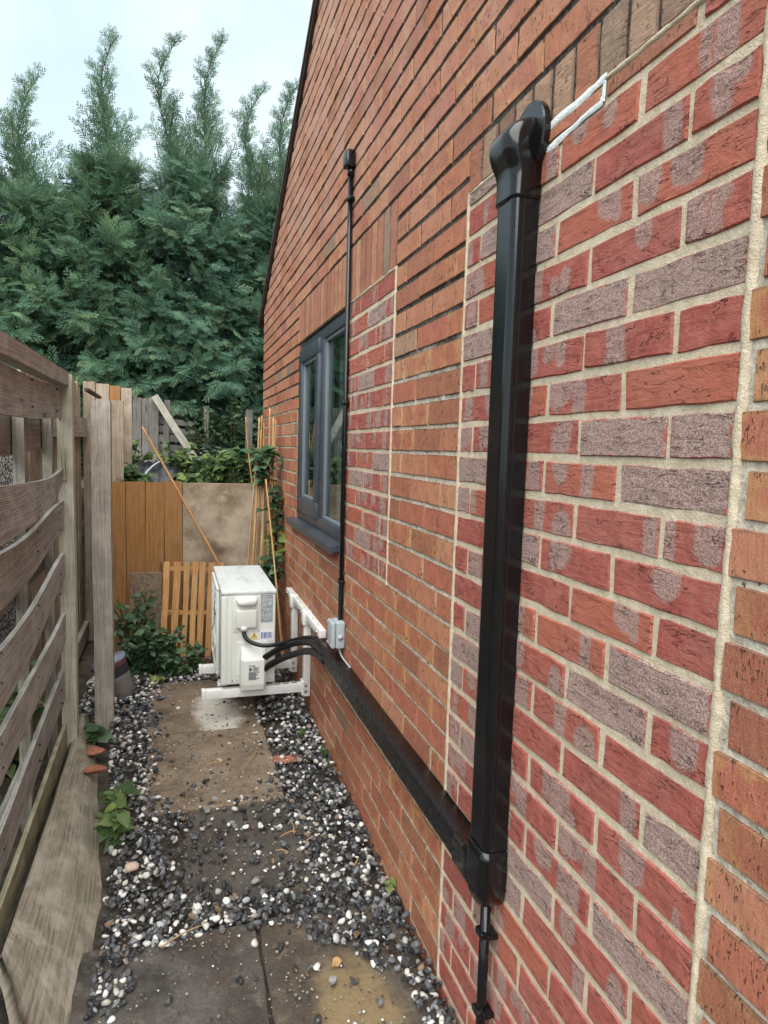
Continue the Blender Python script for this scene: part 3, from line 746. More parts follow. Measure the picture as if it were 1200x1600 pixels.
ws = MB(); ribbon(ws, [(1.205, 2.0965), (1.10, 2.0985), (1.018, 2.103)], 0.016, 0.6884, 0.0004, 0.016, 0.28, 0, 0.0012)
ribbon(ws, [(1.205, 2.055), (1.12, 2.062), (1.024, 2.0675)], 0.0145, 0.6884, 0.0004, 0.016, 0.28, 0, 0.0012)
ribbon(ws, [(1.021, 2.108), (1.024, 2.064)], 0.010, 0.6884, 0.0004, 0.012, 0.3, 0, 0.0012)
ws.build('white_filler', M['white_smear'], house); ws = MB()
ribbon(ws, [(1.352, 2.105), (1.345, 2.06), (1.34, 2.02)], 0.042, 0.6884, 0.0004, 0.012, 0.3, 0, 0.0012)
ribbon(ws, [(1.345, 2.02), (1.335, 1.995)], 0.018, 0.6884, 0.0004, 0.012, 0.3, 0, 0.0012)
ws.build('white_filler', M['white_smear'], house)

# verge, roof, side wall and the room behind the window
vg = MB()
def along_verge(d0, d1, x0, x1, y0, z0, y1, z1):
    """bar parallel to the verge between two of its points, d0..d1 measured upwards"""
    vs = [(x0, y0, z0 + d0), (x1, y0, z0 + d0), (x1, y1, z1 + d0), (x0, y1, z1 + d0), (x0, y0, z0 + d1), (x1, y0, z0 + d1), (x1, y1, z1 + d1), (x0, y1, z1 + d1)]
    return vs
E0 = (5.66, 2.55 - 0.056); E1 = (verge_y(zt), zt)
vg.add(along_verge(-0.012, 0.012, 0.672, 0.80, *E0, *E1), BOXF); vg.build('verge_board', M['verge'], house)
rf = MB(); rf.add(along_verge(0.012, 0.04, 0.664, 5.5, E0[0] + 0.1, E0[1] - 0.056, *E1), BOXF); rf.build('roof', M['roof'], house)
sw = MB(); box(sw, 0.705, 5.4, 5.49, 5.555, -0.1, 2.50); box(sw, 0.7015, 0.72, -0.62, 2.70, -0.1, 2.54); sw.build('inner_leaf', M['room'], house)

win = bpy.data.objects.new('window', None); COL.objects.link(win); win.parent = house
WY0, WY1, WZ0, WZ1 = 2.80, 3.925, 1.05, 2.060
XF = 0.702
fr = MB()
for a in ((WY0, WY1, WZ1 - 0.055, WZ1), (WY0, WY1, WZ0, WZ0 + 0.06)): rbox(fr, XF, 0.765, a[0], a[1], a[2], a[3], 0.004)
for a in ((WY0, WY0 + 0.055), (3.285, 3.355), (WY1 - 0.05, WY1)): rbox(fr, XF + 0.001, 0.764, a[0], a[1], WZ0 + 0.058, WZ1 - 0.053, 0.004)
fr.build('frame', M['frame'], win)
sash = MB()
SY0, SY1, SZ0, SZ1 = 3.352, 3.885, 1.098, 2.018
XS = 0.687
for a in ((SY0, SY1, SZ1 - 0.075, SZ1), (SY0, SY1, SZ0, SZ0 + 0.085)): rbox(sash, XS, 0.745, a[0], a[1], a[2], a[3], 0.006)
for a in ((SY0, SY0 + 0.072), (SY1 - 0.072, SY1)): rbox(sash, XS + 0.001, 0.744, a[0], a[1], SZ0 + 0.083, SZ1 - 0.073, 0.006)
sash.build('sash', M['frame'], win)
bead = MB()
for y0, y1, z0, z1, x in ((3.424, 3.813, 1.183, 1.943, 0.700), (2.868, 3.285, 1.11, 2.005, 0.712)):
    t = 0.016
    rbox(bead, x, x + 0.02, y0, y1, z0, z0 + t, 0.003); rbox(bead, x, x + 0.02, y0, y1, z1 - t, z1, 0.003)
    rbox(bead, x, x + 0.02, y0, y0 + t, z0 + t, z1 - t, 0.003); rbox(bead, x, x + 0.02, y1 - t, y1, z0 + t, z1 - t, 0.003)
bead.build('glazing_bead', M['gasket'], win)
for y0, y1, z0, z1, x in ((3.424, 3.813, 1.183, 1.943, 0.714), (2.868, 3.285, 1.11, 2.005, 0.726)):
    pn = MB(); box(pn, x, x + 0.006, y0, y1, z0, z1); pn.build('pane', M['glass'], win)
sl = MB()
sec = lambda y: [(0.76, y, 1.018), (0.76, y, 1.052), (0.70, y, 1.049), (0.652, y, 1.040), (0.646, y, 1.036), (0.645, y, 1.006), (0.655, y, 1.005), (0.657, y, 1.016)]
prism(sl, [sec(2.80), sec(4.02)]); sl.build('sill', M['sill'], win)
rm = MB(); box(rm, 0.80, 2.9, 2.70, 4.3, 0.9, 2.3); rm.build('room_interior', M['room'], win)
bl = MB(); 
nb = 26
for k in range(nb):
    y0 = 2.80 + 1.12 * k / nb; d = 0.006 * math.sin(k * 1.9)
    box(bl, 0.782 + d, 0.786 + d, y0, y0 + 1.12 / nb - 0.001, 1.04, 2.04)
bl.build('net_curtain', M['blind'], win)
rv = MB(); box(rv, 0.766, 0.80, 2.74, 2.799, 1.0, 2.10); box(rv, 0.766, 0.80, 3.926, 3.99, 1.0, 2.10); box(rv, 0.766, 0.80, 2.80, 3.925, 2.06, 2.12)
box(rv, 0.766, 0.80, 2.80, 3.925, 0.98, 1.017); rv.build('inner_reveal', M['room'], win)
# brick reveals of the opening
rb = MB()
for i in range(13, 27):
    z0 = CO + CH * i + 0.005; V, F, UV, t = brick_mesh(0.05, 0.065, 500 + i, 'old')
    box(rb, 0.7125, 0.765, 3.9265, 3.945, z0, z0 + 0.065, tint=t)
rb.build('reveal_bricks', M['brick_old'], house, kind='stuff')

# ================================================================ TRUNKING, PIPES
trunk = thing('pipe_trunking', 'black plastic pipe trunking down the wall and back to the outdoor unit', 'trunking', loc=(0.69, 1.26, 0.5))
def tpart(mb, name, mat, parent, root):
    o = mb.build(name, mat); o.parent = parent; o.matrix_parent_inverse = Matrix.Translation(-Vector(root.location)) if parent is root else Matrix.Identity(4); return o
def dsec(y0, y1, d, z, r=0.016, n=5, ridge=True):
    """D-shaped trunking section in plan: flat on the wall, rounded outside corners."""
    pts = [(XW - 0.001, y0, z)]
    for k in range(n + 1):
        a = math.pi / 2 * k / n; pts.append((XW - d + r - r * math.sin(a), y0 + r - r * math.cos(a), z))
    for k in range(n + 1):
        a = math.pi / 2 * k / n; pts.append((XW - d + r - r * math.cos(a), y1 - r + r * math.sin(a), z))
    pts.append((XW - 0.001, y1, z)); return pts
vd = MB(); prism(vd, [dsec(1.221, 1.303, 0.056, z) for z in (0.60, 1.0, 1.5, 2.005)], smooth=False); tpart(vd, 'vertical_duct', M['pvc'], trunk, trunk)
ld = MB(); box(ld, XW - 0.036, XW - 0.032, 1.2195, 1.2225, 0.62, 2.0); tpart(ld, 'lid_seam', M['rubber'], trunk, trunk)
ic = MB()   # inlet hood: sleeve over the duct, bulging hood, rounded top that falls back to the wall plate
HK = [(1.972, 1.2165, 1.3065, 0.0605, 0.018), (2.000, 1.2165, 1.3065, 0.0605, 0.019), (2.024, 1.2158, 1.3072, 0.0630, 0.022), (2.046, 1.2130, 1.3100, 0.0735, 0.026), (2.064, 1.2108, 1.3118, 0.0805, 0.029),
      (2.084, 1.2102, 1.3122, 0.0810, 0.031), (2.100, 1.2115, 1.3108, 0.0740, 0.032), (2.113, 1.2145, 1.3078, 0.0610, 0.029), (2.122, 1.2195, 1.3030, 0.0430, 0.022), (2.126, 1.2275, 1.2950, 0.0240, 0.012)]
HK = [Vector(k[:3]).to_tuple() + tuple(k[3:]) for k in HK]
_h1 = spline([(k[0], k[1], k[2]) for k in HK], 4); _h2 = spline([(k[0], k[3], k[4]) for k in HK], 4)
secs = [dsec(p.y, p.z, q.y, p.x, q.z, 9) for p, q in zip(_h1, _h2)]
prism(ic, secs, smooth=True); tpart(ic, 'inlet_hood', M['pvc'], trunk, trunk)
ip = MB(); cy = 1.255
outl = [(cy + 0.066 * math.cos(a), 2.098 + (0.068 if math.sin(a) > 0 else 0.075) * math.sin(a)) for a in [2 * math.pi * k / 28 for k in range(28)]]
prism(ip, [[(XW - 0.002, y, z) for y, z in outl], [(XW - 0.014, y, z) for y, z in outl], [(XW - 0.017, cy + (y - cy) * 0.95, 2.098 + (z - 2.098) * 0.95) for y, z in outl]])
tpart(ip, 'wall_plate', M['pvc'], trunk, trunk)
hd = MB()
def hsec(y, g=0.0):
    zc = 0.531 + 0.006 * (y - 1.3); pts = []; d, hh, r = 0.058 + g, 0.038 + g, 0.017
    pts.append((XW - 0.001, y, zc + hh))
    for k in range(6):
        a = math.pi / 2 * k / 5; pts.append((XW - d + r - r * math.sin(a), y, zc + hh - r + r * math.cos(a)))
    for k in range(6):
        a = math.pi / 2 * k / 5; pts.append((XW - d + r - r * math.cos(a), y, zc - hh + r - r * math.sin(a)))
    pts.append((XW - 0.001, y, zc - hh)); return pts
prism(hd, [hsec(1.30 + 1.62 * k / 22, random.uniform(-.0012, .0012)) for k in range(23)], smooth=True)
tpart(hd, 'horizontal_duct', M['lagging'], trunk, trunk)
el = MB()
prism(el, [dsec(1.2165, 1.3065, 0.062, z, r) for z, r in ((0.608, 0.02), (0.585, 0.02), (0.545, 0.022))] + [dsec(1.2165 + e, 1.3065 - e * 0.3, 0.062 - e * 0.5, z, 0.022) for z, e in ((0.515, 0.001), (0.492, 0.006), (0.476, 0.018), (0.472, 0.026))], smooth=True)
prism(el, [hsec(1.25, 0.003), hsec(1.30, 0.003), hsec(1.375, 0.003)], smooth=True)
tpart(el, 'elbow', M['pvc'], trunk, trunk)

def pipe_clip(mb, y, z, x, r):
    rbox(mb, x - r - 0.005, x + r + 0.004, y - r - 0.005, y + r + 0.005, z - 0.008, z + 0.008, 0.003)
    rbox(mb, x - 0.004, XW - 0.001, y - r - 0.012, y + r + 0.002, z - 0.006, z + 0.006, 0.002)
drain = thing('drain_pipe', 'thin black drain pipe below the trunking elbow, held by two clips', 'pipe', loc=(0.668, 1.27, gz(1.27)))
dp = MB(); tube(dp, [(0.666, 1.262, 0.50), (0.666, 1.262, 0.20), (0.666, 1.262, 0.0)], 0.0115, 14); tpart(dp, 'pipe', M['pvc'], drain, drain)
for z in (0.395, 0.205):
    c = MB(); pipe_clip(c, 1.262, z, 0.666, 0.0115); tpart(c, 'clip', M['pvc'], drain, drain)

cond = thing('cable_conduit', 'thin black cable conduit up the wall beside the window', 'conduit', loc=(0.676, 2.715, 0.74))
cp = MB(); tube(cp, [(0.676, 2.715, 0.738), (0.676, 2.715, 1.5), (0.676, 2.715, 2.60)], 0.0105, 12); tpart(cp, 'pipe', M['pvc'], cond, cond)
for z in (2.47, 1.655, 0.905):
    c = MB(); pipe_clip(c, 2.715, z, 0.676, 0.0105); tube(c, [(0.668, 2.688, z), (0.676, 2.690, z)], 0.0035, 8); tpart(c, 'clip', M['pvc'], cond, cond)
ch = MB(); rbox(ch, 0.648, 0.689, 2.690, 2.742, 2.588, 2.655, 0.008); tube(ch, [(0.676, 2.715, 2.56), (0.676, 2.715, 2.592)], 0.0145, 12); tpart(ch, 'end_box', M['pvc'], cond, cond)

jb = thing('junction_box', 'pale grey plastic electrical junction box on the wall above the trunking end', 'junction box', loc=(0.66, 2.715, 0.68))
b1 = MB(); rbox(b1, 0.650, 0.689, 2.672, 2.762, 0.622, 0.738, 0.008, seg=3); tpart(b1, 'box_body', M['box'], jb, jb)
b2 = MB(); rbox(b2, 0.630, 0.6485, 2.674, 2.760, 0.624, 0.736, 0.006, seg=3)
for y, z in ((2.686, 0.636), (2.748, 0.636), (2.686, 0.724), (2.748, 0.724)): tube(b2, [(0.6315, y, z), (0.628, y, z)], 0.005, 10)
tpart(b2, 'lid', M['box'], jb, jb)
b3 = MB(); tube(b3, [(0.668, 2.674, 0.672), (0.668, 2.6685, 0.672)], 0.0125, 16); tube(b3, [(0.668, 2.672, 0.672), (0.668, 2.667, 0.672)], 0.008, 16); tpart(b3, 'knockout', M['box'], jb, jb)
wc = MB(); tube(wc, spline([(0.672, 2.70, 0.625), (0.674, 2.695, 0.60), (0.680, 2.66, 0.583), (0.684, 2.56, 0.578)], 5), 0.004, 8)
wc.build('grey_cable', M['box'], label='short grey cable from the junction box down to the black trunking', cat='cable')

# ================================================================ AC UNIT ON BRACKET
AX0, AX1, AY0, AY1, AZ0, AZ1 = 0.228, 0.499, 3.38, 4.10, 0.232, 0.735
ac = thing('air_conditioner', 'white outdoor air conditioning unit on the wall bracket', 'air conditioner', loc=((AX0 + AX1) / 2, (AY0 + AY1) / 2, AZ0))
def ap(mb, name, mat, parent=None): return tpart(mb, name, mat, parent or ac, ac)
b = MB(); rbox(b, AX0, AX1, AY0, AY1, AZ0 + 0.012, AZ1 - 0.02, 0.012, seg=3); body = ap(b, 'casing', M['ac'])
b = MB(); rbox(b, AX0 - 0.005, AX1 + 0.004, AY0 - 0.005, AY1 + 0.005, AZ1 - 0.024, AZ1, 0.010, seg=3)
for k in range(3): rbox(b, AX0 + 0.05 + 0.075 * k, AX0 + 0.062 + 0.075 * k, AY0 + 0.10, AY1 - 0.12, AZ1 - 0.004, AZ1 + 0.0025, 0.002)
ap(b, 'lid', M['ac_top'])
b = MB(); rbox(b, AX0 - 0.004, AX0 + 0.03, AY0 - 0.0035, AY0 + 0.03, AZ0 + 0.014, AZ1 - 0.026, 0.010, seg=3)
rbox(b, AX0 + 0.042, AX0 + 0.050, AY0 - 0.003, AY0 + 0.01, AZ0 + 0.02, AZ1 - 0.03, 0.003); ap(b, 'corner_panel', M['ac'])
b = MB(); rbox(b, 0.280, 0.418, AY0 - 0.004, AY0 + 0.01, 0.520, 0.708, 0.005, seg=2); ap(b, 'recess_plate', M['ac'])
b = MB()
def hand(z, w, y): return [(0.349 + s * w, AY0 - y, z) for s in (-1, -0.85, -0.5, 0, 0.5, 0.85, 1)]
prism(b, [[(0.349 - w, AY0 - 0.002, z), (0.349 - w * 0.94, AY0 - d * 0.75, z), (0.349 - w * 0.8, AY0 - d, z), (0.349 + w * 0.8, AY0 - d, z), (0.349 + w * 0.94, AY0 - d * 0.75, z), (0.349 + w, AY0 - 0.002, z)]
          for z, w, d in ((0.700, 0.0525, 0.010), (0.697, 0.054, 0.020), (0.685, 0.0545, 0.030), (0.672, 0.050, 0.034), (0.663, 0.042, 0.033), (0.660, 0.036, 0.026))], smooth=True)
ap(b, 'handle', M['ac'])
b = MB(); rbox(b, 0.296, 0.402, AY0 - 0.026, AY0 + 0.004, 0.541, 0.640, 0.012, seg=3); cov = ap(b, 'terminal_cover', M['ac'])
b = MB(); tube(b, [(0.335, AY0 - 0.012, 0.552), (0.335, AY0 - 0.014, 0.537), (0.335, AY0 - 0.015, 0.528)], [0.019, 0.019, 0.013], 14); ap(b, 'cable_gland', M['ac'], cov)
b = MB(); rbox(b, 0.300, 0.462, AY0 - 0.004, AY0 + 0.01, 0.285, 0.474, 0.012, seg=3); ap(b, 'valve_surround', M['ac'])
b = MB(); x0, x1 = 0.316, 0.449
prism(b, [[(x0 + e, AY0 - 0.002, z), (x0 + e + 0.003, AY0 - d * 0.8, z), (x0 + e + 0.016, AY0 - d, z), (x1 - e - 0.016, AY0 - d, z), (x1 - e - 0.003, AY0 - d * 0.8, z), (x1 - e, AY0 - 0.002, z)]
          for z, d, e in ((0.446, 0.008, 0.010), (0.440, 0.020, 0.005), (0.392, 0.062, 0.0), (0.385, 0.066, 0.0), (0.262, 0.066, 0.0), (0.232, 0.058, 0.002), (0.222, 0.040, 0.010))], smooth=False)
vc = ap(b, 'valve_cover', M['ac'])
YV = AY0 - 0.0675
b = MB(); box(b, 0.356, 0.388, YV, YV + 0.001, 0.3585, 0.3625); box(b, 0.358, 0.372, YV, YV + 0.001, 0.333, 0.351)
for k in range(8): box(b, 0.356, 0.356 + random.uniform(0.035, 0.055), YV, YV + 0.001, 0.288 + 0.0052 * k, 0.2912 + 0.0052 * k)
for k in range(5): box(b, 0.378, 0.392 + random.uniform(0, 0.02), YV, YV + 0.001, 0.332 + 0.0052 * k, 0.3345 + 0.0052 * k)
ap(b, 'printed_text', M['ink'], vc)
YL = AY0 - 0.002
b = MB(); box(b, 0.4215, 0.4825, YL, YL + 0.003, 0.566, 0.708); npl = ap(b, 'nameplate', M['label_grey'])
b = MB()
for k in range(15):
    z = 0.574 + 0.0088 * k; x = 0.426
    while x < 0.474:
        l = random.uniform(0.004, 0.017); 
        if random.random() < 0.72: box(b, x, min(x + l, 0.478), YL - 0.0008, YL, z, z + (0.0032 if k % 3 else 0.0055))
        x += l + 0.003
box(b, 0.459, 0.477, YL - 0.0008, YL, 0.655, 0.668); box(b, 0.426, 0.448, YL - 0.0008, YL, 0.694, 0.702)
ap(b, 'printed_text', M['ink_light'], npl)
b = MB(); box(b, 0.418, 0.4885, YL, YL + 0.003, 0.470, 0.523); bcs = ap(b, 'barcode_sticker', M['label_white'])
b = MB(); x = 0.4245
while x < 0.480:
    w = random.choice((0.0025, 0.0045, 0.0060)); box(b, x, x + w, YL - 0.0008, YL, 0.481, 0.513); x += w + random.choice((0.002, 0.0035))
ap(b, 'barcode', M['ink_blue'], bcs)
DX = 0.011
b = MB(); box(b, 0.352 + DX, 0.4025 + DX, YL, YL + 0.003, 0.480, 0.519); wsx = ap(b, 'warning_sticker', M['label_white'])
b = MB(); b.add([(0.359 + DX, YL - 0.0006, 0.483), (0.397 + DX, YL - 0.0006, 0.483), (0.378 + DX, YL - 0.0006, 0.5175)], [(0, 1, 2)]); ap(b, 'warning_triangle', M['yellow'], wsx)
b = MB(); b.add([(x + DX, YL - 0.0012, z - 0.002) for x, z in ((0.3800, 0.5105), (0.3735, 0.499), (0.3775, 0.499), (0.3745, 0.4885), (0.3830, 0.5015), (0.3788, 0.5015), (0.3825, 0.5105))], [(0, 1, 2, 5), (2, 3, 4, 5), (0, 5, 6)])
ap(b, 'warning_mark', M['ink'], wsx)
# fan side, towards the fence: recessed ring and grille bars; fins at the back
b = MB(); cyf, czf, rf_ = 3.80, 0.485, 0.215
for rr in (0.215, 0.165, 0.115, 0.065): tube(b, [(AX0 - 0.012, cyf + rr * math.cos(2 * math.pi * k / 36), czf + rr * math.sin(2 * math.pi * k / 36)) for k in range(37)], 0.003, 6, cap=False)
for k in range(12):
    a = 2 * math.pi * k / 12; tube(b, [(AX0 - 0.014, cyf + 0.05 * math.cos(a), czf + 0.05 * math.sin(a)), (AX0 - 0.014, cyf + 0.225 * math.cos(a), czf + 0.225 * math.sin(a))], 0.003, 6)
rbox(b, AX0 - 0.018, AX0 - 0.002, 3.56, 4.03, 0.245, 0.262, 0.005); rbox(b, AX0 - 0.018, AX0 - 0.002, 3.56, 4.03, 0.695, 0.712, 0.005)
rbox(b, AX0 - 0.018, AX0 - 0.002, 3.56, 3.577, 0.262, 0.695, 0.005); rbox(b, AX0 - 0.018, AX0 - 0.002, 4.013, 4.03, 0.262, 0.695, 0.005)
ap(b, 'fan_guard', M['ac'])
b = MB(); vsn = [(AX0 - 0.003, cyf + 0.21 * math.cos(2 * math.pi * k / 32), czf + 0.21 * math.sin(2 * math.pi * k / 32)) for k in range(32)]; b.add(vsn, [tuple(range(32))]); ap(b, 'fan_opening', M['rubber'])
b = MB()
for k in range(34): box(b, AX1 + 0.0005, AX1 + 0.006, AY0 + 0.05, AY1 - 0.05, 0.255 + 0.0135 * k, 0.2585 + 0.0135 * k)
ap(b, 'rear_fins', M['ac_grille'])
for y in (3.445, 3.80):
    for x in (AX0 + 0.004, AX1 - 0.02):
        b = MB(); rbox(b, x - 0.022, x + 0.028, y - 0.02, y + 0.02, 0.226, 0.244, 0.004); tube(b, [(x - 0.010, y, 0.244), (x - 0.010, y, 0.256)], 0.007, 6); ap(b, 'foot', M['ac_grille'])
b = MB()
for x, z in ((0.282, 0.268), (0.303, 0.268), (0.472, 0.262)): tube(b, [(x, AY0 - 0.001, z), (x, AY0 - 0.005, z)], 0.004, 8)
ap(b, 'screw', M['steel'])

br = thing('wall_bracket', 'white steel wall bracket carrying the air conditioning unit', 'bracket', loc=(0.68, 3.6, 0.2))
def channel(mb, x0, x1, y0, y1, z0, z1, t=0.004):
    rbox(mb, x0, x1, y0, y1, z0, z1, 0.003)
def bp(mb, name, mat, parent=None): return tpart(mb, name, mat, parent or br, br)
ARMS = []
for y in (3.405, 3.80):
    b = MB(); rbox(b, 0.152, 0.672, y - 0.021, y + 0.021, 0.176, 0.222, 0.003)
    box(b, 0.148, 0.156, y - 0.017, y + 0.017, 0.180, 0.218)
    for k in range(3): box(b, 0.50 + 0.045 * k, 0.53 + 0.045 * k, y - 0.004, y + 0.004, 0.2222, 0.2235, mi=1)
    arm = bp(b, 'arm', [M['bracket'], M['rubber']])
    b = MB(); rbox(b, 0.130, 0.150, y - 0.022, y + 0.022, 0.174, 0.224, 0.003); bp(b, 'end_cap', M['bracket'], arm)
    b = MB()
    rbox(b, 0.650, 0.688, y - 0.022, y + 0.022, 0.150, 0.600, 0.004); rbox(b, 0.640, 0.655, y - 0.028, y + 0.028, 0.160, 0.235, 0.003); rbox(b, 0.640, 0.688, y - 0.030, y + 0.030, 0.535, 0.612, 0.006)
    up = bp(b, 'upright', M['bracket'])
    for dz in (0.181, 0.212):
        b = MB(); tube(b, [(0.642, y - 0.008, dz), (0.634, y - 0.008, dz)], 0.008, 6); tube(b, [(0.662, y - 0.022, dz), (0.662, y - 0.030, dz)], 0.008, 6); bp(b, 'bolt', M['steel'], up)
b = MB(); rbox(b, 0.654, 0.688, 3.03, 4.02, 0.566, 0.606, 0.003)
for k in range(7):
    box(b, 0.6525, 0.6545, 3.10 + 0.12 * k, 3.14 + 0.12 * k, 0.582, 0.590, mi=1); box(b, 0.664, 0.672, 3.12 + 0.12 * k, 3.15 + 0.12 * k, 0.6055, 0.607, mi=1)
bp(b, 'cross_bar', [M['bracket'], M['ac_grille']])
for y in (3.08, 3.55, 3.96):
    b = MB(); tube(b, [(0.656, y, 0.586), (0.646, y, 0.586)], 0.009, 6); bp(b, 'bolt', M['steel'])

# cables and lagged pipes from the unit to the trunking end
cb = MB(); tube(cb, spline([(0.335, 3.364, 0.530), (0.340, 3.352, 0.505), (0.362, 3.330, 0.483), (0.42, 3.305, 0.466), (0.49, 3.28, 0.475), (0.56, 3.24, 0.502), (0.612, 3.18, 0.530), (0.645, 3.08, 0.555), (0.655, 2.95, 0.556), (0.658, 2.84, 0.548)], 6), 0.0105, 12)
cb.build('power_cable', M['rubber'], label='black power cable looping from the upper cover of the air conditioner', cat='cable')
cb = MB(); tube(cb, spline([(0.425, 3.338, 0.385), (0.452, 3.325, 0.405), (0.50, 3.29, 0.445), (0.56, 3.22, 0.490), (0.612, 3.12, 0.525), (0.636, 3.00, 0.540), (0.645, 2.86, 0.538)], 6), 0.0155, 14)
cb.build('lagged_pipe', M['rubber'], label='upper black lagged pipe leaving the lower valve cover, nearer the power cable', cat='pipe', group='lagged pipes between unit and trunking')
cb = MB(); tube(cb, spline([(0.425, 3.338, 0.325), (0.455, 3.320, 0.352), (0.51, 3.27, 0.400), (0.565, 3.17, 0.455), (0.605, 3.06, 0.500), (0.628, 2.96, 0.515), (0.642, 2.84, 0.518)], 6), 0.017, 14)
cb.build('lagged_pipe', M['rubber'], label='lower and thicker black lagged pipe from the valve cover, nearest the bracket arm', cat='pipe', group='lagged pipes between unit and trunking')

# ================================================================ LEFT FENCE
fen = thing('slatted_fence', 'weathered grey slatted timber fence with warped boards beside the path', 'fence', loc=(-0.47, 2.4, 0))
def fp(mb, name, mat, label=None):
    o = tpart(mb, name, mat, fen, fen)
    if label: o['label'] = label
    return o
XS0 = -0.474; FY0, FY1 = 1.50, 3.205
mb = MB(); plank(mb, (-0.468, FY0, 1.719), (-0.468, 3.215, 1.733), (0, 0, 1), 0.060, 0.055, 10, tint=(0.3, 0.4, 0.0)); fp(mb, 'cap_rail', M['post_pale'])
def slat(z0a, z0b, z1a, z1b, mat, bow=None, label=None, x=XS0, y1=FY1, thick=0.016):
    """bottom/top heights where the board leaves the frame (y=2.1) and at the post (y=3.15)"""
    ex = lambda a, b, y: a + (b - a) * (y - 2.1) / (3.15 - 2.1)
    c0, c1 = (ex(z0a, z1a, FY0) + ex(z0b, z1b, FY0)) / 2, (ex(z0a, z1a, y1) + ex(z0b, z1b, y1)) / 2
    w0, w1 = ex(z0b, z1b, FY0) - ex(z0a, z1a, FY0), ex(z0b, z1b, y1) - ex(z0a, z1a, y1)
    mb = MB(); plank(mb, (x, FY0, c0), (x, y1, c1), (0, 0, 1), 0.14, thick, 18, bow, w0, w1, 0.002, ends=(0.0, random.uniform(-.01, .01))); return fp(mb, 'slat', mat, label)
slat(1.533, 1.676, 1.558, 1.692, M['slat'], lambda t, s: (0.004 * math.sin(5 * t), 0, 0.003 * math.sin(7 * t)))
# the sprung board: twisted, its far end curling up to a torn hook at the post
def sprung(t, s):
    tw = max(0.0, (t - 0.45) / 0.55)
    return (0.032 * math.sin(math.pi * min(1, t * 1.05)) * (1 - 0.4 * s) + 0.01 * tw, 0, -0.012 * math.sin(math.pi * t) + (0.035 * tw ** 4))
slat(1.205, 1.345, 1.268, 1.322, M['slat_dark'], sprung, 'dark sprung slat bowing out of the fence')
mb = MB(); plank(mb, (-0.455, 3.165, 1.29), (-0.462, 3.185, 1.435), (0, 1, 0.1), 0.05, 0.012, 5, None, 0.052, 0.006); fp(mb, 'splinter', M['slat_green'])
slat(1.010, 1.163, 1.082, 1.204, M['slat'], lambda t, s: (0.010 * math.sin(math.pi * t), 0, 0.010 * math.sin(2.6 * math.pi * t + 0.6) - 0.012))
slat(0.722, 0.888, 0.850, 0.955, M['slat'], lambda t, s: (0.010 * math.sin(math.pi * t), 0, 0.012 * math.sin(2.2 * math.pi * t + 1)))
slat(0.508, 0.642, 0.580, 0.700, M['slat'], lambda t, s: (0.006 * math.sin(3 * t), 0, 0.006 * math.sin(5 * t)))
slat(0.250, 0.374, 0.308, 0.443, M['slat'], lambda t, s: (0.006 * math.sin(4 * t + 1), 0, 0.004 * math.sin(5 * t)))
slat(0.068, 0.155, 0.055, 0.188, M['slat_green'], None, 'lowest slat, green with algae')
for z0, z1, d in ((1.405, 1.545, 0.004), (1.125, 1.225, 0.01), (0.890, 1.020, 0.012), (0.700, 0.775, -0.01), (0.435, 0.520, 0.012), (0.19, 0.26, 0.01)):
    slat(z0, z1, z0 + d + 0.02, z1 + d + 0.02, M['slat_dark'], None, None, x=-0.536, y1=3.20)
for y, w in ((1.52, 0.04), (2.55, 0.040), (3.08, 0.036)):
    mb = MB(); plank(mb, (-0.505, y, 0.07), (-0.505, y, 1.69), (0, 1, 0), w, 0.036, 6); fp(mb, 'batten', M['batten'])
mb = MB(); plank(mb, (-0.455, 3.243, -0.05), (-0.458, 3.243, 1.752), (1, 0, 0), 0.062, 0.066, 8, tint=(0.2, 0.7, 0.0)); fp(mb, 'post', M['post'])

nl_ = MB()
for y in (2.02, 2.55, 3.08):
    t_ = (y - FY0) / (FY1 - FY0)
    for z, d in ((1.665, .004), (1.575, .004), (1.145, .010), (1.075, .010), (0.885, .010), (0.80, .010), (0.625, .006), (0.555, .006), (0.375, .006), (0.315, .006)):
        x_ = XS0 + 0.008 + d * math.sin(math.pi * t_); tube(nl_, [(x_ - 0.004, y + random.uniform(-.008, .008), z + 0.03 * (t_ - 0.5)), (x_ + 0.0022, y, z + 0.03 * (t_ - 0.5))], 0.0038, 7)
fp(nl_, 'nail_heads', M['verge'])['kind'] = 'stuff'

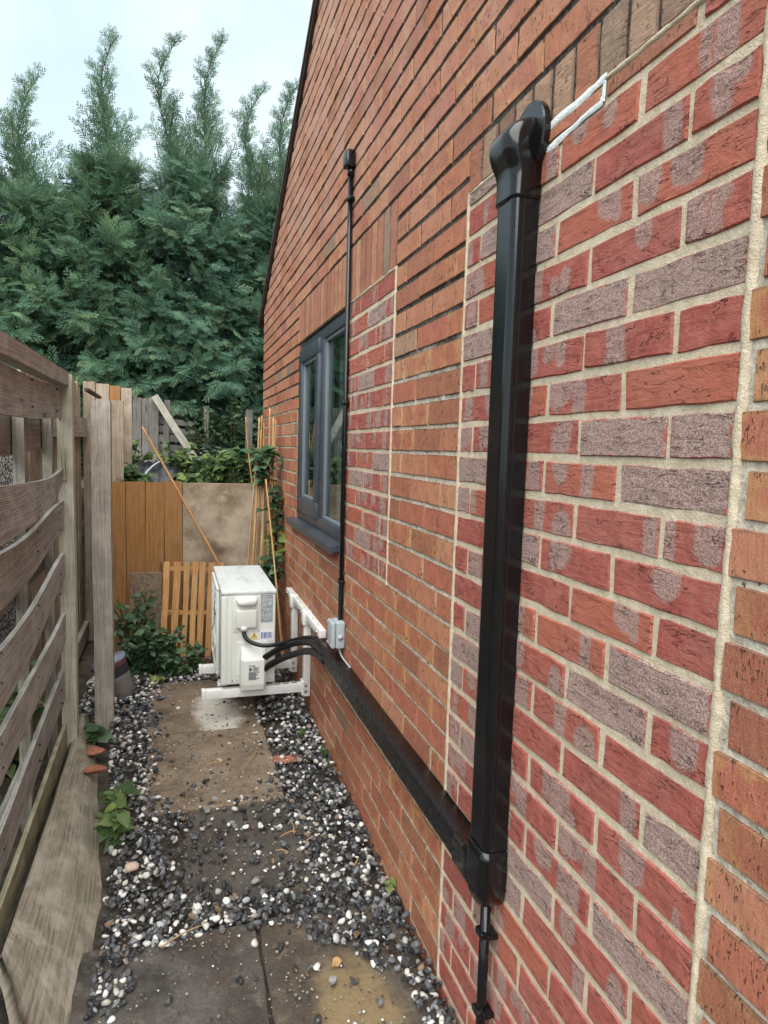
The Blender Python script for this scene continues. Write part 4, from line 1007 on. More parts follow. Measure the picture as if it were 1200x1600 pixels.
# rough board twisted outwards along the foot of the fence
gb = MB(); n = 26; secs = []; vs, fs, uvs = [], [], []
prof = 7
for k in range(n + 1):
    t = k / n; y = 1.30 + (3.52 - 1.30) * t
    T = Vector((-0.432, max(y, 1.84 + 0.25 * (y - 1.3)) if y < 2.1 else y, 0.118 - 0.05 * t + gz(y))); spread = (1 - t) ** 0.75
    B = Vector((-0.405 + 0.205 * min(1.0, spread * 1.45), y, -0.03 + gz(y)))
    nd = (B - T).normalized().cross(Vector((0, 1, 0))).normalized()
    if nd.z < 0: nd = -nd
    row = [T.lerp(B, j / prof) + nd * (0.010 * math.sin(math.pi * j / prof) + 0.004 * math.sin(k * 1.3 + j * 2.1)) for j in range(prof + 1)]
    vs += [tuple(p) for p in row] + [tuple(p - nd * 0.035) for p in row]
W2 = 2 * (prof + 1)
for k in range(n):
    for j in range(prof):
        a, b2 = k * W2 + j, (k + 1) * W2 + j
        u0, u1, v0, v1 = k / n * 1.66, (k + 1) / n * 1.66, j * 0.04, (j + 1) * 0.04
        fs.append((a, a + 1, b2 + 1, b2)); uvs.append([(u0, v0), (u0, v1), (u1, v1), (u1, v0)])
        a, b2 = a + prof + 1, b2 + prof + 1
        fs.append((a, b2, b2 + 1, a + 1)); uvs.append([(u0, v0), (u1, v0), (u1, v1), (u0, v1)])
    a, b2 = k * W2, (k + 1) * W2
    fs.append((a, b2, b2 + prof + 1, a + prof + 1)); uvs.append([(k / n, 0), (k / n, 0), (k / n, 0.03), (k / n, 0.03)])
for kk in (0, n):
    for j in range(prof): fs.append((kk * W2 + j, kk * W2 + j + 1, kk * W2 + j + 2 + prof, kk * W2 + j + 1 + prof)); uvs.append([(0.3, j * .04), (0.3, j * .04 + .04), (0.33, j * .04 + .04), (0.33, j * .04)])
gb.add(vs, fs, uvs, tint=(0.4, 0.6, 0.0), smooth=True)
gb.build('gravel_board', M['sleeper'], label='rough brown gravel board leaning out along the foot of the slatted fence', cat='board')

# boarded fence behind: vertical bleached boards, rails
bf = thing('boarded_fence', 'bleached vertical board fence standing behind the slatted fence', 'fence', loc=(-0.62, 4.1, 0))
y = 3.16; k = 0
while y < 4.98:
    w = random.uniform(0.085, 0.115); top = 1.845 + random.uniform(-0.02, 0.035)
    mb = MB(); plank(mb, (-0.622 + 0.006 * (k % 2), y + w / 2, 0.0), (-0.622 + 0.006 * (k % 2), y + w / 2, top), (0, 1, 0), w, 0.014, 6); tpart(mb, 'board', M['board_pale'], bf, bf)
    y += w + random.uniform(0.002, 0.012); k += 1
for z, h in ((1.545, 0.125), (0.14, 0.11)):
    mb = MB(); plank(mb, (-0.590, 3.35, z), (-0.590, 5.0, z + 0.01), (0, 0, 1), h, 0.03, 8); tpart(mb, 'rail', M['post_pale'], bf, bf)
# its return, facing the camera
rt = thing('return_fence', 'short run of brown upright boards closing the corner beyond the posts', 'fence', loc=(-0.45, 5.03, 0))
x = -0.60
for k in range(4):
    w = (0.075, 0.085, 0.07, 0.07)[k]
    mb = MB(); plank(mb, (x + w / 2, 5.03 + 0.008 * (k % 2), 0.02), (x + w / 2, 5.03 + 0.008 * (k % 2), 1.872 - 0.01 * k), (1, 0, 0), w, 0.014, 5); tpart(mb, 'board', M['orange_board'] if k == 2 else M['board_pale'], rt, rt); x += w + 0.004
pt = MB(); plank(pt, (-0.334, 3.50, -0.04), (-0.339, 3.50, 1.660), (1, 0, 0), 0.086, 0.075, 10, tint=(0.6, 0.3, 0.0))
pt.build('timber_post', M['post_pale'], label='tall pale grey timber post in front of the orange panel', cat='post')
pt = MB(); plank(pt, (-0.357, 4.745, 0.9), (-0.359, 4.745, 1.735), (1, 0, 0), 0.074, 0.05, 6, tint=(0.1, 0.8, 0.0))
pt.build('timber_post', M['board_pale'], label='shorter bleached board upright behind the tall post, above the orange board', cat='post')
ir = MB(); rbox(ir, -0.50, -0.475, 4.25, 4.95, 1.752, 1.772, 0.003); ir.build('loose_batten', M['verge'], label='dark loose batten lying across the fence top behind the pale post', cat='batten')

pw = MB(); n = 14
box(pw, -1.15, -0.95, 2.2, 5.6, -0.1, 1.62); pw.build('pebbledash_wall', M['pebbledash'], label='white and black pebbledash wall seen through the slatted fence', cat='wall')

# ================================================================ END OF THE PASSAGE
pan = thing('orange_fence_panel', 'orange brown panel of wide upright boards across the end of the path', 'panel', loc=(-0.17, 4.66, 0))
x = -0.42
for k, w in enumerate((0.112, 0.118, 0.116, 0.114)):
    mb = MB(); plank(mb, (x + w / 2, 4.665 + 0.004 * (k % 2), 0.0), (x + w / 2, 4.665 + 0.004 * (k % 2), 1.208 + random.uniform(-.004, .004)), (1, 0, 0), w, 0.014, 6); tpart(mb, 'board', M['orange_board'], pan, pan); x += w + 0.003
ply = MB(); rbox(ply, 0.052, 0.675, 4.655, 4.673, 0.0, 1.205, 0.003, smooth=False); ply.build('plywood_sheet', M['plywood'], label='large weathered grey plywood sheet standing beside the orange panel', cat='plywood')
cbd = MB(); rbox(cbd, -0.285, -0.082, 4.60, 4.618, 0.0, 0.612, 0.003, smooth=False, R=Matrix.Translation((0, 0, 0)))
cbd.build('chipboard_offcut', M['chip'], label='small dark chipboard offcut leaning between orange panel and pallet', cat='board')
pal = thing('wooden_pallet', 'fresh orange pine slatted pallet propped on end against the boards', 'pallet', loc=(0.08, 4.45, 0))
RP = Matrix.Translation((0.08, 4.47, 0.0)) @ Matrix.Rotation(math.radians(-7), 4, 'X') @ Matrix.Rotation(math.radians(2.5), 4, 'Y')
for k, (xc, w, zb) in enumerate(((-0.158, 0.038, 0.20), (-0.092, 0.042, 0.02), (-0.030, 0.034, 0.03), (0.022, 0.036, 0.05), (0.070, 0.040, 0.04), (0.128, 0.040, 0.03), (0.182, 0.040, 0.02))):
    mb = MB(); plank(mb, RP @ Vector((xc, 0, zb)), RP @ Vector((xc, 0, 0.690)), RP.to_3x3() @ Vector((1, 0, 0)), w, 0.012, 5); tpart(mb, 'slat', M['pallet'], pal, pal)
for z in (0.645, 0.355):
    mb = MB(); plank(mb, RP @ Vector((-0.18, 0.014, z)), RP @ Vector((0.21, 0.014, z)), RP.to_3x3() @ Vector((0, 0, 1)), 0.028, 0.014, 5); tpart(mb, 'crossbar', M['pallet'], pal, pal)

def bamboo(mb, a, b, r, bend=0.0):
    a, b = Vector(a), Vector(b); L_ = (b - a).length; n = max(8, int(L_ / 0.045)); pts, rad = [], []
    side = Vector((random.uniform(-1, 1), random.uniform(-1, 1), 0)) * bend
    for k in range(n + 1):
        t = k / n; p = a.lerp(b, t) + side * math.sin(math.pi * t); pts.append(p); rad.append(r * (1.0 - 0.25 * t) * (1.22 if k % 5 == 2 else 1.0))
    tube(mb, pts, rad, 7)
CANES = [((0.555, 4.80, 1.02), (0.470, 4.74, 1.665)), ((0.425, 4.40, 0.06), (0.535, 4.62, 1.40)), ((0.452, 4.38, 0.06), (0.548, 4.60, 1.66)), ((0.478, 4.42, 0.06), (0.560, 4.56, 1.67)),
         ((0.505, 4.36, 0.06), (0.585, 4.60, 1.45)), ((0.545, 4.40, 0.06), (0.575, 4.58, 1.62)), ((0.575, 4.44, 0.06), (0.560, 4.60, 1.56)), ((0.600, 4.40, 0.06), (0.618, 4.60, 1.72)),
         ((0.625, 4.36, 0.06), (0.640, 4.58, 1.66)), ((0.560, 4.34, 0.06), (0.655, 4.56, 1.645)), ((0.640, 4.44, 0.06), (0.635, 4.58, 1.40)), ((0.660, 4.05, 0.08), (0.600, 4.50, 1.10)), ((0.640, 3.98, 0.08), (0.570, 4.40, 1.25))]
for i, (a, b) in enumerate(CANES):
    mb = MB(); bamboo(mb, a, b, random.uniform(0.0060, 0.0085), 0.012)
    lab = 'thin tan bamboo cane in the bundle leaning in the corner by the house'
    if i == 0: lab = 'bamboo cane standing apart to the left of the bundle, in the raised bed'
    mb.build('bamboo_cane', M['cane'], label=lab, cat='cane', group='bamboo canes in the corner')
mb = MB(); bamboo(mb, (0.44, 4.18, 0.40), (-0.200, 4.62, 1.565), 0.0098, 0.004)
mb.build('bamboo_cane', M['cane_dark'], label='long brown cane leaning alone diagonally across the orange panel', cat='cane')

# bucket behind the post
bk = thing('bucket', 'grey tapered bucket with dark band tilted behind the timber post', 'bucket', loc=(-0.25, 3.87, 0.04))
a, b = Vector((-0.268, 3.87, 0.035)), Vector((-0.352, 3.87, 0.272)); d = b - a
mb = MB(); tube(mb, [a + d * t for t in (0, 0.25, 0.5, 0.62)], [0.072, 0.075, 0.078, 0.080], 22); tpart(mb, 'bucket_body', M['bucket'], bk, bk)
mb = MB(); tube(mb, [a + d * t for t in (0.615, 0.80, 0.82)], [0.083, 0.085, 0.085], 22, cap=False); tpart(mb, 'band', M['bucket_band'], bk, bk)
mb = MB(); tube(mb, [a + d * t for t in (0.815, 0.93)], [0.0845, 0.087], 22, cap=False); tpart(mb, 'collar', M['bucket_red'], bk, bk)
mb = MB(); tube(mb, [a + d * t for t in (0.92, 1.0, 1.005, 0.9)], [0.089, 0.091, 0.082, 0.078], 22, cap=False); tpart(mb, 'rim', M['bucket_rim'], bk, bk)

# broken fence on the raised bed
bfk = thing('broken_fence', 'broken grey fence with fallen slats in the shade under the conifers', 'fence', loc=(0, 6.5, 1.1))
for x, w, t, lean in ((-0.405, 0.05, 1.80, 0.02), (-0.335, 0.075, 1.87, 0.01), (-0.255, 0.06, 1.865, 0.0), (-0.185, 0.085, 1.875, 0.0), (-0.095, 0.05, 1.86, 0.03)):
    mb = MB(); plank(mb, (x, 6.5, 1.0), (x + lean, 6.5, t), (1, 0, 0), w, 0.018, 5); tpart(mb, 'board', M['board_grey'], bfk, bfk)
for z, dz, x1, yy in ((1.755, 0.0, 0.10, 6.56), (1.68, -0.03, 0.16, 6.55), (1.60, -0.045, 0.27, 6.54), (1.515, -0.015, 0.33, 6.52), (1.43, -0.02, 0.22, 6.53), (1.36, -0.01, 0.26, 6.55)):
    mb = MB(); plank(mb, (-0.16, yy, z), (x1, yy, z + dz), (0, 0, 1), 0.062, 0.014, 5, None, 0.07, 0.045); tpart(mb, 'slat', M['board_grey'], bfk, bfk)
mb = MB(); plank(mb, (0.285, 6.6, 1.0), (0.285, 6.6, 1.825), (1, 0, 0), 0.045, 0.045, 4); tpart(mb, 'post', M['batten'], bfk, bfk)
pl = MB(); plank(pl, (0.172, 6.20, 1.33), (-0.175, 6.46, 1.885), (1, 0, 0.4), 0.062, 0.03, 8, tint=(0.4, 0.2, 0.0)); pl.build('fallen_plank', M['batten'], label='pale plank leaning diagonally against the broken fence', cat='plank')
cpst = MB(); plank(cpst, (0.665, 6.4, 1.0), (0.665, 6.4, 1.80), (1, 0, 0), 0.06, 0.05, 4); cpst.build('timber_post', M['board_grey'], label='dim grey post in the shade between the canes and the conifers', cat='post')

# black sheeting heap
sh = MB(); n = 16; vs = []
for j in range(n + 1):
    for i in range(n + 1):
        u, v = i / n, j / n; h = 0.19 * math.sin(math.pi * u) ** 0.7 * math.sin(math.pi * min(1, v * 1.1) if v < 0.9 else math.pi * 0.99) ** 0.6
        vs.append((-0.36 + 0.46 * u, 4.86 + 0.5 * v, 1.14 + h + 0.030 * math.sin(13 * u + 5 * v) * math.sin(9 * v + 4 * u) + 0.014 * math.sin(31 * u - 17 * v)))
sh.add(vs, [(j * (n + 1) + i, j * (n + 1) + i + 1, (j + 1) * (n + 1) + i + 1, (j + 1) * (n + 1) + i) for j in range(n) for i in range(n)], smooth=True)
sho = thing('plastic_sheeting', 'crumpled black plastic sheeting with a pale fold lying among the bed plants', 'plastic sheet', loc=(-0.14, 5.1, 1.14))
tpart(sh, 'sheet', M['plastic'], sho, sho)
sf = MB(); tube(sf, spline([(-0.21, 4.875, 1.215), (-0.19, 4.90, 1.255), (-0.145, 4.95, 1.305), (-0.10, 5.02, 1.335)], 5), [0.003] + [0.007] * 14 + [0.003], 6); tpart(sf, 'pale_fold', M['plastic_pale'], sho, sho)

# house far behind, a sliver between conifer and wall
nh = thing('neighbour_house', 'cream rendered house glimpsed between the conifer and the brick wall', 'house', loc=(2.6, 12.6, 1.0))
mb = MB(); box(mb, 1.30, 5.0, 12.0, 16.0, 1.0, 3.12); tpart(mb, 'wall', M['cream_house'], nh, nh)
mb = MB(); mb.add([(1.1, 11.8, 3.10), (5.2, 11.8, 3.10), (5.2, 14.0, 4.3), (1.1, 14.0, 4.3), (1.1, 16.2, 3.10), (5.2, 16.2, 3.10)], [(0, 1, 2, 3), (3, 2, 5, 4), (0, 3, 4), (1, 5, 2)]); tpart(mb, 'roof', M['roof'], nh, nh)
mb = MB(); box(mb, 2.2, 3.2, 11.95, 12.0, 1.9, 2.8); tpart(mb, 'window', M['frame'], nh, nh)

# ================================================================ GRAVEL
def ico():
    t = (1 + 5 ** .5) / 2
    v = [(-1, t, 0), (1, t, 0), (-1, -t, 0), (1, -t, 0), (0, -1, t), (0, 1, t), (0, -1, -t), (0, 1, -t), (t, 0, -1), (t, 0, 1), (-t, 0, -1), (-t, 0, 1)]
    f = [(0, 11, 5), (0, 5, 1), (0, 1, 7), (0, 7, 10), (0, 10, 11), (1, 5, 9), (5, 11, 4), (11, 10, 2), (10, 7, 6), (7, 1, 8), (3, 9, 4), (3, 4, 2), (3, 2, 6), (3, 6, 8), (3, 8, 9), (4, 9, 5), (2, 4, 11), (6, 2, 10), (8, 6, 7), (9, 8, 1)]
    v = [np.array(p) / np.linalg.norm(p) for p in v]; cache = {}; F = []
    def mid(a, b):
        k = (min(a, b), max(a, b))
        if k not in cache: m_ = v[a] + v[b]; v.append(m_ / np.linalg.norm(m_)); cache[k] = len(v) - 1
        return cache[k]
    for a, b, c in f:
        x, y, z = mid(a, b), mid(b, c), mid(c, a); F += [(a, x, z), (b, y, x), (c, z, y), (x, y, z)]
    return np.array(v), np.array(F)
IV, IF = ico()
def rand_rot(n, tilt=0.5):
    az = rng.uniform(0, 2 * np.pi, n); q = rng.normal(0, tilt, (n, 2)); c, s = np.cos(az), np.sin(az)
    Rz = np.zeros((n, 3, 3)); Rz[:, 0, 0] = c; Rz[:, 0, 1] = -s; Rz[:, 1, 0] = s; Rz[:, 1, 1] = c; Rz[:, 2, 2] = 1
    cx, sx = np.cos(q[:, 0]), np.sin(q[:, 0]); Rx = np.zeros((n, 3, 3)); Rx[:, 0, 0] = 1; Rx[:, 1, 1] = cx; Rx[:, 1, 2] = -sx; Rx[:, 2, 1] = sx; Rx[:, 2, 2] = cx
    cy_, sy = np.cos(q[:, 1]), np.sin(q[:, 1]); Ry = np.zeros((n, 3, 3)); Ry[:, 1, 1] = 1; Ry[:, 0, 0] = cy_; Ry[:, 0, 2] = sy; Ry[:, 2, 0] = -sy; Ry[:, 2, 2] = cy_
    return Rz @ Rx @ Ry
TPL = []
for k in range(14):
    r = 1 + 0.18 * np.sin(IV @ rng.normal(0, 2.2, 3) + k) + 0.12 * np.sin(IV @ rng.normal(0, 3.5, 3))
    V = IV * r[:, None]
    if k >= 7:                                            # split slate: a few flats
        for _ in range(6):
            nrm = rng.normal(0, 1, 3); nrm /= np.linalg.norm(nrm); d = V @ nrm; lim = 0.62
            V = V - np.where(d > lim, d - lim, 0)[:, None] * nrm
    TPL.append(V)
def vnoise(x, y, s, seed):
    return (np.sin(x * s + seed) * np.cos(y * s * 1.3 + seed * 2.1) + np.sin((x + y) * s * 1.7 + seed * 0.7) + np.cos((x - 1.4 * y) * s * 2.3 + seed * 3)) / 3
def cover(x, y):
    """share of ground hidden by gravel"""
    nz = 0.07 * vnoise(x, y, 9, 1.0)
    c = np.full_like(x, 0.95)
    sx0, sx1 = -0.075, 0.36
    a = (x > sx0 + nz) & (x < sx1 + nz + 0.05 * (y < 3.2)) & (y > 2.66 + nz * 1.2 + 0.25 * np.abs((x - 0.14) / 0.3) ** 3) & (y < 4.0)
    c = np.where(a, 0.035, c)
    m = (x > 0.0 + nz) & (x < 0.44 + nz) & (y > 2.06 + nz) & (y <= 2.70 + nz)
    c = np.where(m, 0.20, c)
    m = (x > 0.32 + nz) & (x < 0.50 + nz) & (y > 2.75)
    c = np.where(m & ~a, 0.38, c)
    top = 1.90 + nz * 0.6 - 0.9 * np.clip(-x - 0.02, 0, 1) ** 1.2 - 1.1 * np.clip(x - 0.30, 0, 1) ** 1.1
    d = (y < top) & (x > -0.150 + nz * 0.5 + 0.08 * np.clip(y - 1.5, 0, 1)) & (x < 0.60)
    c = np.where(d, 0.018, c)
    return c
N = 17000
px, py = rng.uniform(-0.47, 0.685, N), rng.uniform(1.15, 4.45, N)
keep = rng.uniform(0, 1, N) < cover(px, py)
keep &= ~((px < -0.21 - 0.10 * np.clip((py - 2.3) / 1.2, 0, 1.6)) & (py < 3.5))      # under the gravel board
keep &= ~((py > 4.1) & (rng.uniform(0, 1, N) < 0.75))
px, py = px[keep], py[keep]; n = len(px)
white = rng.uniform(0, 1, n) < (0.155 + 0.12 * vnoise(px, py, 4.0, 2.0))
warm = (~white) & (rng.uniform(0, 1, n) < 0.035)
size = np.where(white, rng.uniform(0.0055, 0.0135, n), rng.uniform(0.0045, 0.0155, n))
edge_h = np.clip((px - 0.50) / 0.18, 0, 1) * 0.02 + np.clip((-px - 0.15) / 0.25, 0, 1) * 0.025
pzz = np.array([gz(v) for v in py]) + size * rng.uniform(0.1, 0.9, n) + edge_h + np.where(cover(px, py) > 0.6, rng.uniform(0.0, 0.020, n), 0.010)
S = np.stack([size, size * rng.uniform(0.65, 0.95, n), size * rng.uniform(0.45, 0.75, n)], 1); Rr = rand_rot(n, 0.45)
tid = np.where(white, rng.integers(0, 7, n), rng.integers(5, 14, n))
Vs = np.stack(TPL)[tid] * S[:, None, :]; Vs = np.einsum('nij,nkj->nki', Rr, Vs) + np.stack([px, py, pzz], 1)[:, None, :]
nv = len(IV); Fs = IF[None] + (np.arange(n) * nv)[:, None, None]
mi = np.repeat(np.where(white, 1, np.where(warm, 2, 0)), len(IF)); sm = np.repeat(white, len(IF))
# grit and crumbs trodden over slabs and stones
ng = 8000; gx, gy = rng.uniform(-0.20, 0.68, ng), rng.uniform(1.2, 4.3, ng); gs = rng.uniform(0.0012, 0.0042, ng) * (1 + 0.6 * (rng.uniform(0, 1, ng) < 0.08))
dens = rng.uniform(0, 1, ng) < np.clip(0.35 + 0.5 * vnoise(gx, gy, 7, 5.0), 0.08, 1); gx, gy, gs = gx[dens], gy[dens], gs[dens]; ng = len(gx)
GV = np.einsum('nij,kj->nki', rand_rot(ng, 0.8), IV[:12]) * (gs[:, None, None] * np.array([1, 1, 0.7])) + np.stack([gx, gy, np.array([gz(v) for v in gy]) + 0.018 + gs * 0.3], 1)[:, None, :]
F0 = np.array([(0, 11, 5), (0, 5, 1), (0, 1, 7), (0, 7, 10), (0, 10, 11), (1, 5, 9), (5, 11, 4), (11, 10, 2), (10, 7, 6), (7, 1, 8), (3, 9, 4), (3, 4, 2), (3, 2, 6), (3, 6, 8), (3, 8, 9), (4, 9, 5), (2, 4, 11), (6, 2, 10), (8, 6, 7), (9, 8, 1)])
gk = rng.choice([0, 1, 2], ng, p=[0.55, 0.12, 0.33])
link('grit', fast_mesh('grit', GV.reshape(-1, 3), (F0[None] + (np.arange(ng) * 12)[:, None, None]).reshape(-1, 3), None, [M['peb_dark'], M['peb_white'], M['peb_warm']], np.repeat(gk, 20)), None, kind='stuff')
link('gravel', fast_mesh('gravel', Vs.reshape(-1, 3), Fs.reshape(-1, 3), None, [M['peb_dark'], M['peb_white'], M['peb_warm']], mi, sm), None, kind='stuff')
# debris: brick shards, a terracotta shard, a pinkish stone, pine twigs
def stone(name, x, y, z, s, mat, label, cat, k=9, group=None):
    V = TPL[k] * np.array(s); mb = MB(); mb.add([(x + a, y + b, z + c) for a, b, c in V], [tuple(f) for f in IF], smooth=k < 7); return mb.build(name, mat, label=label, cat=cat, group=group)
stone('stone', -0.138, 2.255, gz(2.25) + 0.035, (0.022, 0.018, 0.014), M['copper_stone'], 'pinkish rounded stone on the gravel beside the small green plant', 'stone', 3)
stone('terracotta_shard', -0.325, 2.95, gz(2.9) + 0.05, (0.05, 0.035, 0.02), M['terracotta'], 'broken terracotta shard half buried by the gravel board', 'shard', 10)
stone('terracotta_shard', -0.345, 3.14, gz(3.1) + 0.04, (0.045, 0.05, 0.018), M['terracotta'], 'flat terracotta shard under the big leaf at the fence foot', 'shard', 12)
stone('brick_shard', 0.475, 2.93, gz(2.9) + 0.012, (0.085, 0.055, 0.014), M['terracotta'], 'flat orange brick shard bedded in the gravel near the wall', 'shard', 11)
stone('stone', 0.435, 1.70, gz(1.7) + 0.022, (0.016, 0.014, 0.013), M['twig'], 'brown stone on the edge of the golden paving slab', 'stone', 9)
for i, (x, y, a, l) in enumerate(((0.40, 2.32, 0.3, 0.07), (0.42, 2.36, 1.6, 0.09), (0.47, 2.27, 0.7, 0.06), (0.36, 2.22, 2.4, 0.05), (0.60, 2.1, 1.0, 0.05), (0.02, 1.90, 0.5, 0.13), (0.55, 2.55, 2.0, 0.06), (0.17, 2.92, 0.1, 0.07), (0.34, 2.95, 1.1, 0.12))):
    mb = MB(); dx, dy = math.cos(a) * l / 2, math.sin(a) * l / 2; z = gz(y) + 0.030
    tube(mb, spline([(x - dx, y - dy, z), (x + 0.005, y, z + 0.008), (x + dx, y + dy, z - 0.002)], 4), 0.0022, 5)
    mb.build('twig', M['twig'], label='thin dry brown twig lying on the path gravel', cat='twig', group='dry twigs on the path')

# ================================================================ FOLIAGE
def frond_template(ns=12, droop=0.16, wid=0.022, seed=0):
    """A flat conifer spray: a stem with alternating tapered shoots, each with a few side tips."""
    rd = random.Random(seed); V, F = [], []
    def tri(a, b, c): i = len(V); V.extend([a, b, c]); F.append((i, i + 1, i + 2))
    def P(x, y): return (x, y, -droop * y * y - 0.30 * abs(x) ** 1.3)
    tri(P(-0.014, 0), P(0.014, 0), P(0, 1.0))
    for k in range(ns):
        s = 1 if k % 2 else -1
        t = 0.05 + 0.90 * k / ns; l = (0.44 * (1 - t) ** 0.7 + 0.07) * rd.uniform(0.75, 1.2)
        a = math.radians(rd.uniform(30, 44)); dx, dy = s * math.sin(a), math.cos(a)
        b0, b1 = P(0, t - wid * 0.6), P(0, t + wid * 1.4)
        tip = P(dx * l, t + dy * l); m0 = P(dx * l * 0.4 + dy * wid * s, t + dy * l * 0.4 - abs(dx) * wid); m1 = P(dx * l * 0.4 - dy * wid * s, t + dy * l * 0.4 + abs(dx) * wid)
        tri(b0, m0, tip); tri(b0, tip, m1)
        for q in (0.30, 0.60):
            for s2 in (-1, 1):
                aa = a * s + s2 * rd.uniform(0.5, 0.75); ll = l * rd.uniform(0.30, 0.42) * (1.1 - q * 0.5)
                o = (dx * l * q, t + dy * l * q); e = (o[0] + math.sin(aa) * ll, o[1] + math.cos(aa) * ll)
                tri(P(o[0] - dx * 0.012, o[1] - dy * 0.012), P(o[0] + dx * 0.030, o[1] + dy * 0.030), P(*e))
    return np.array(V), np.array(F)
FT = [frond_template(11, d, 0.024, k) for k, d in enumerate((0.08, 0.20, 0.34))]
FT_SLIM = [frond_template(9, d, 0.036, 40 + k) for k, d in enumerate((0.05, 0.12))]
FT_NARROW = [frond_template(8, d, 0.045, 9) for d in (0.05, 0.15)]
def place_fronds(pos, dirs, nrm, sc, tint, tpls):
    pos, dirs, nrm = np.array(pos), np.array(dirs), np.array(nrm); sc = np.array(sc); tint = np.array(tint)
    dirs /= np.linalg.norm(dirs, axis=1)[:, None]
    x = np.cross(dirs, nrm); x /= np.linalg.norm(x, axis=1)[:, None] + 1e-9; z = np.cross(x, dirs)
    VV, FF, TT = [], [], []; base = 0; which = rng.integers(0, len(tpls), len(pos))
    for k, (V, F) in enumerate(tpls):
        s = which == k; n = s.sum()
        if not n: continue
        R = np.stack([x[s], dirs[s], z[s]], 2)
        P = np.einsum('nij,kj->nki', R, V) * sc[s][:, None, None] + pos[s][:, None, :]
        VV.append(P.reshape(-1, 3)); FF.append((F[None] + (np.arange(n) * len(V))[:, None, None]).reshape(-1, 3) + base)
        TT.append(np.repeat(tint[s], len(V), axis=0)); base += n * len(V)
    return np.concatenate(VV), np.concatenate(FF), np.concatenate(TT)

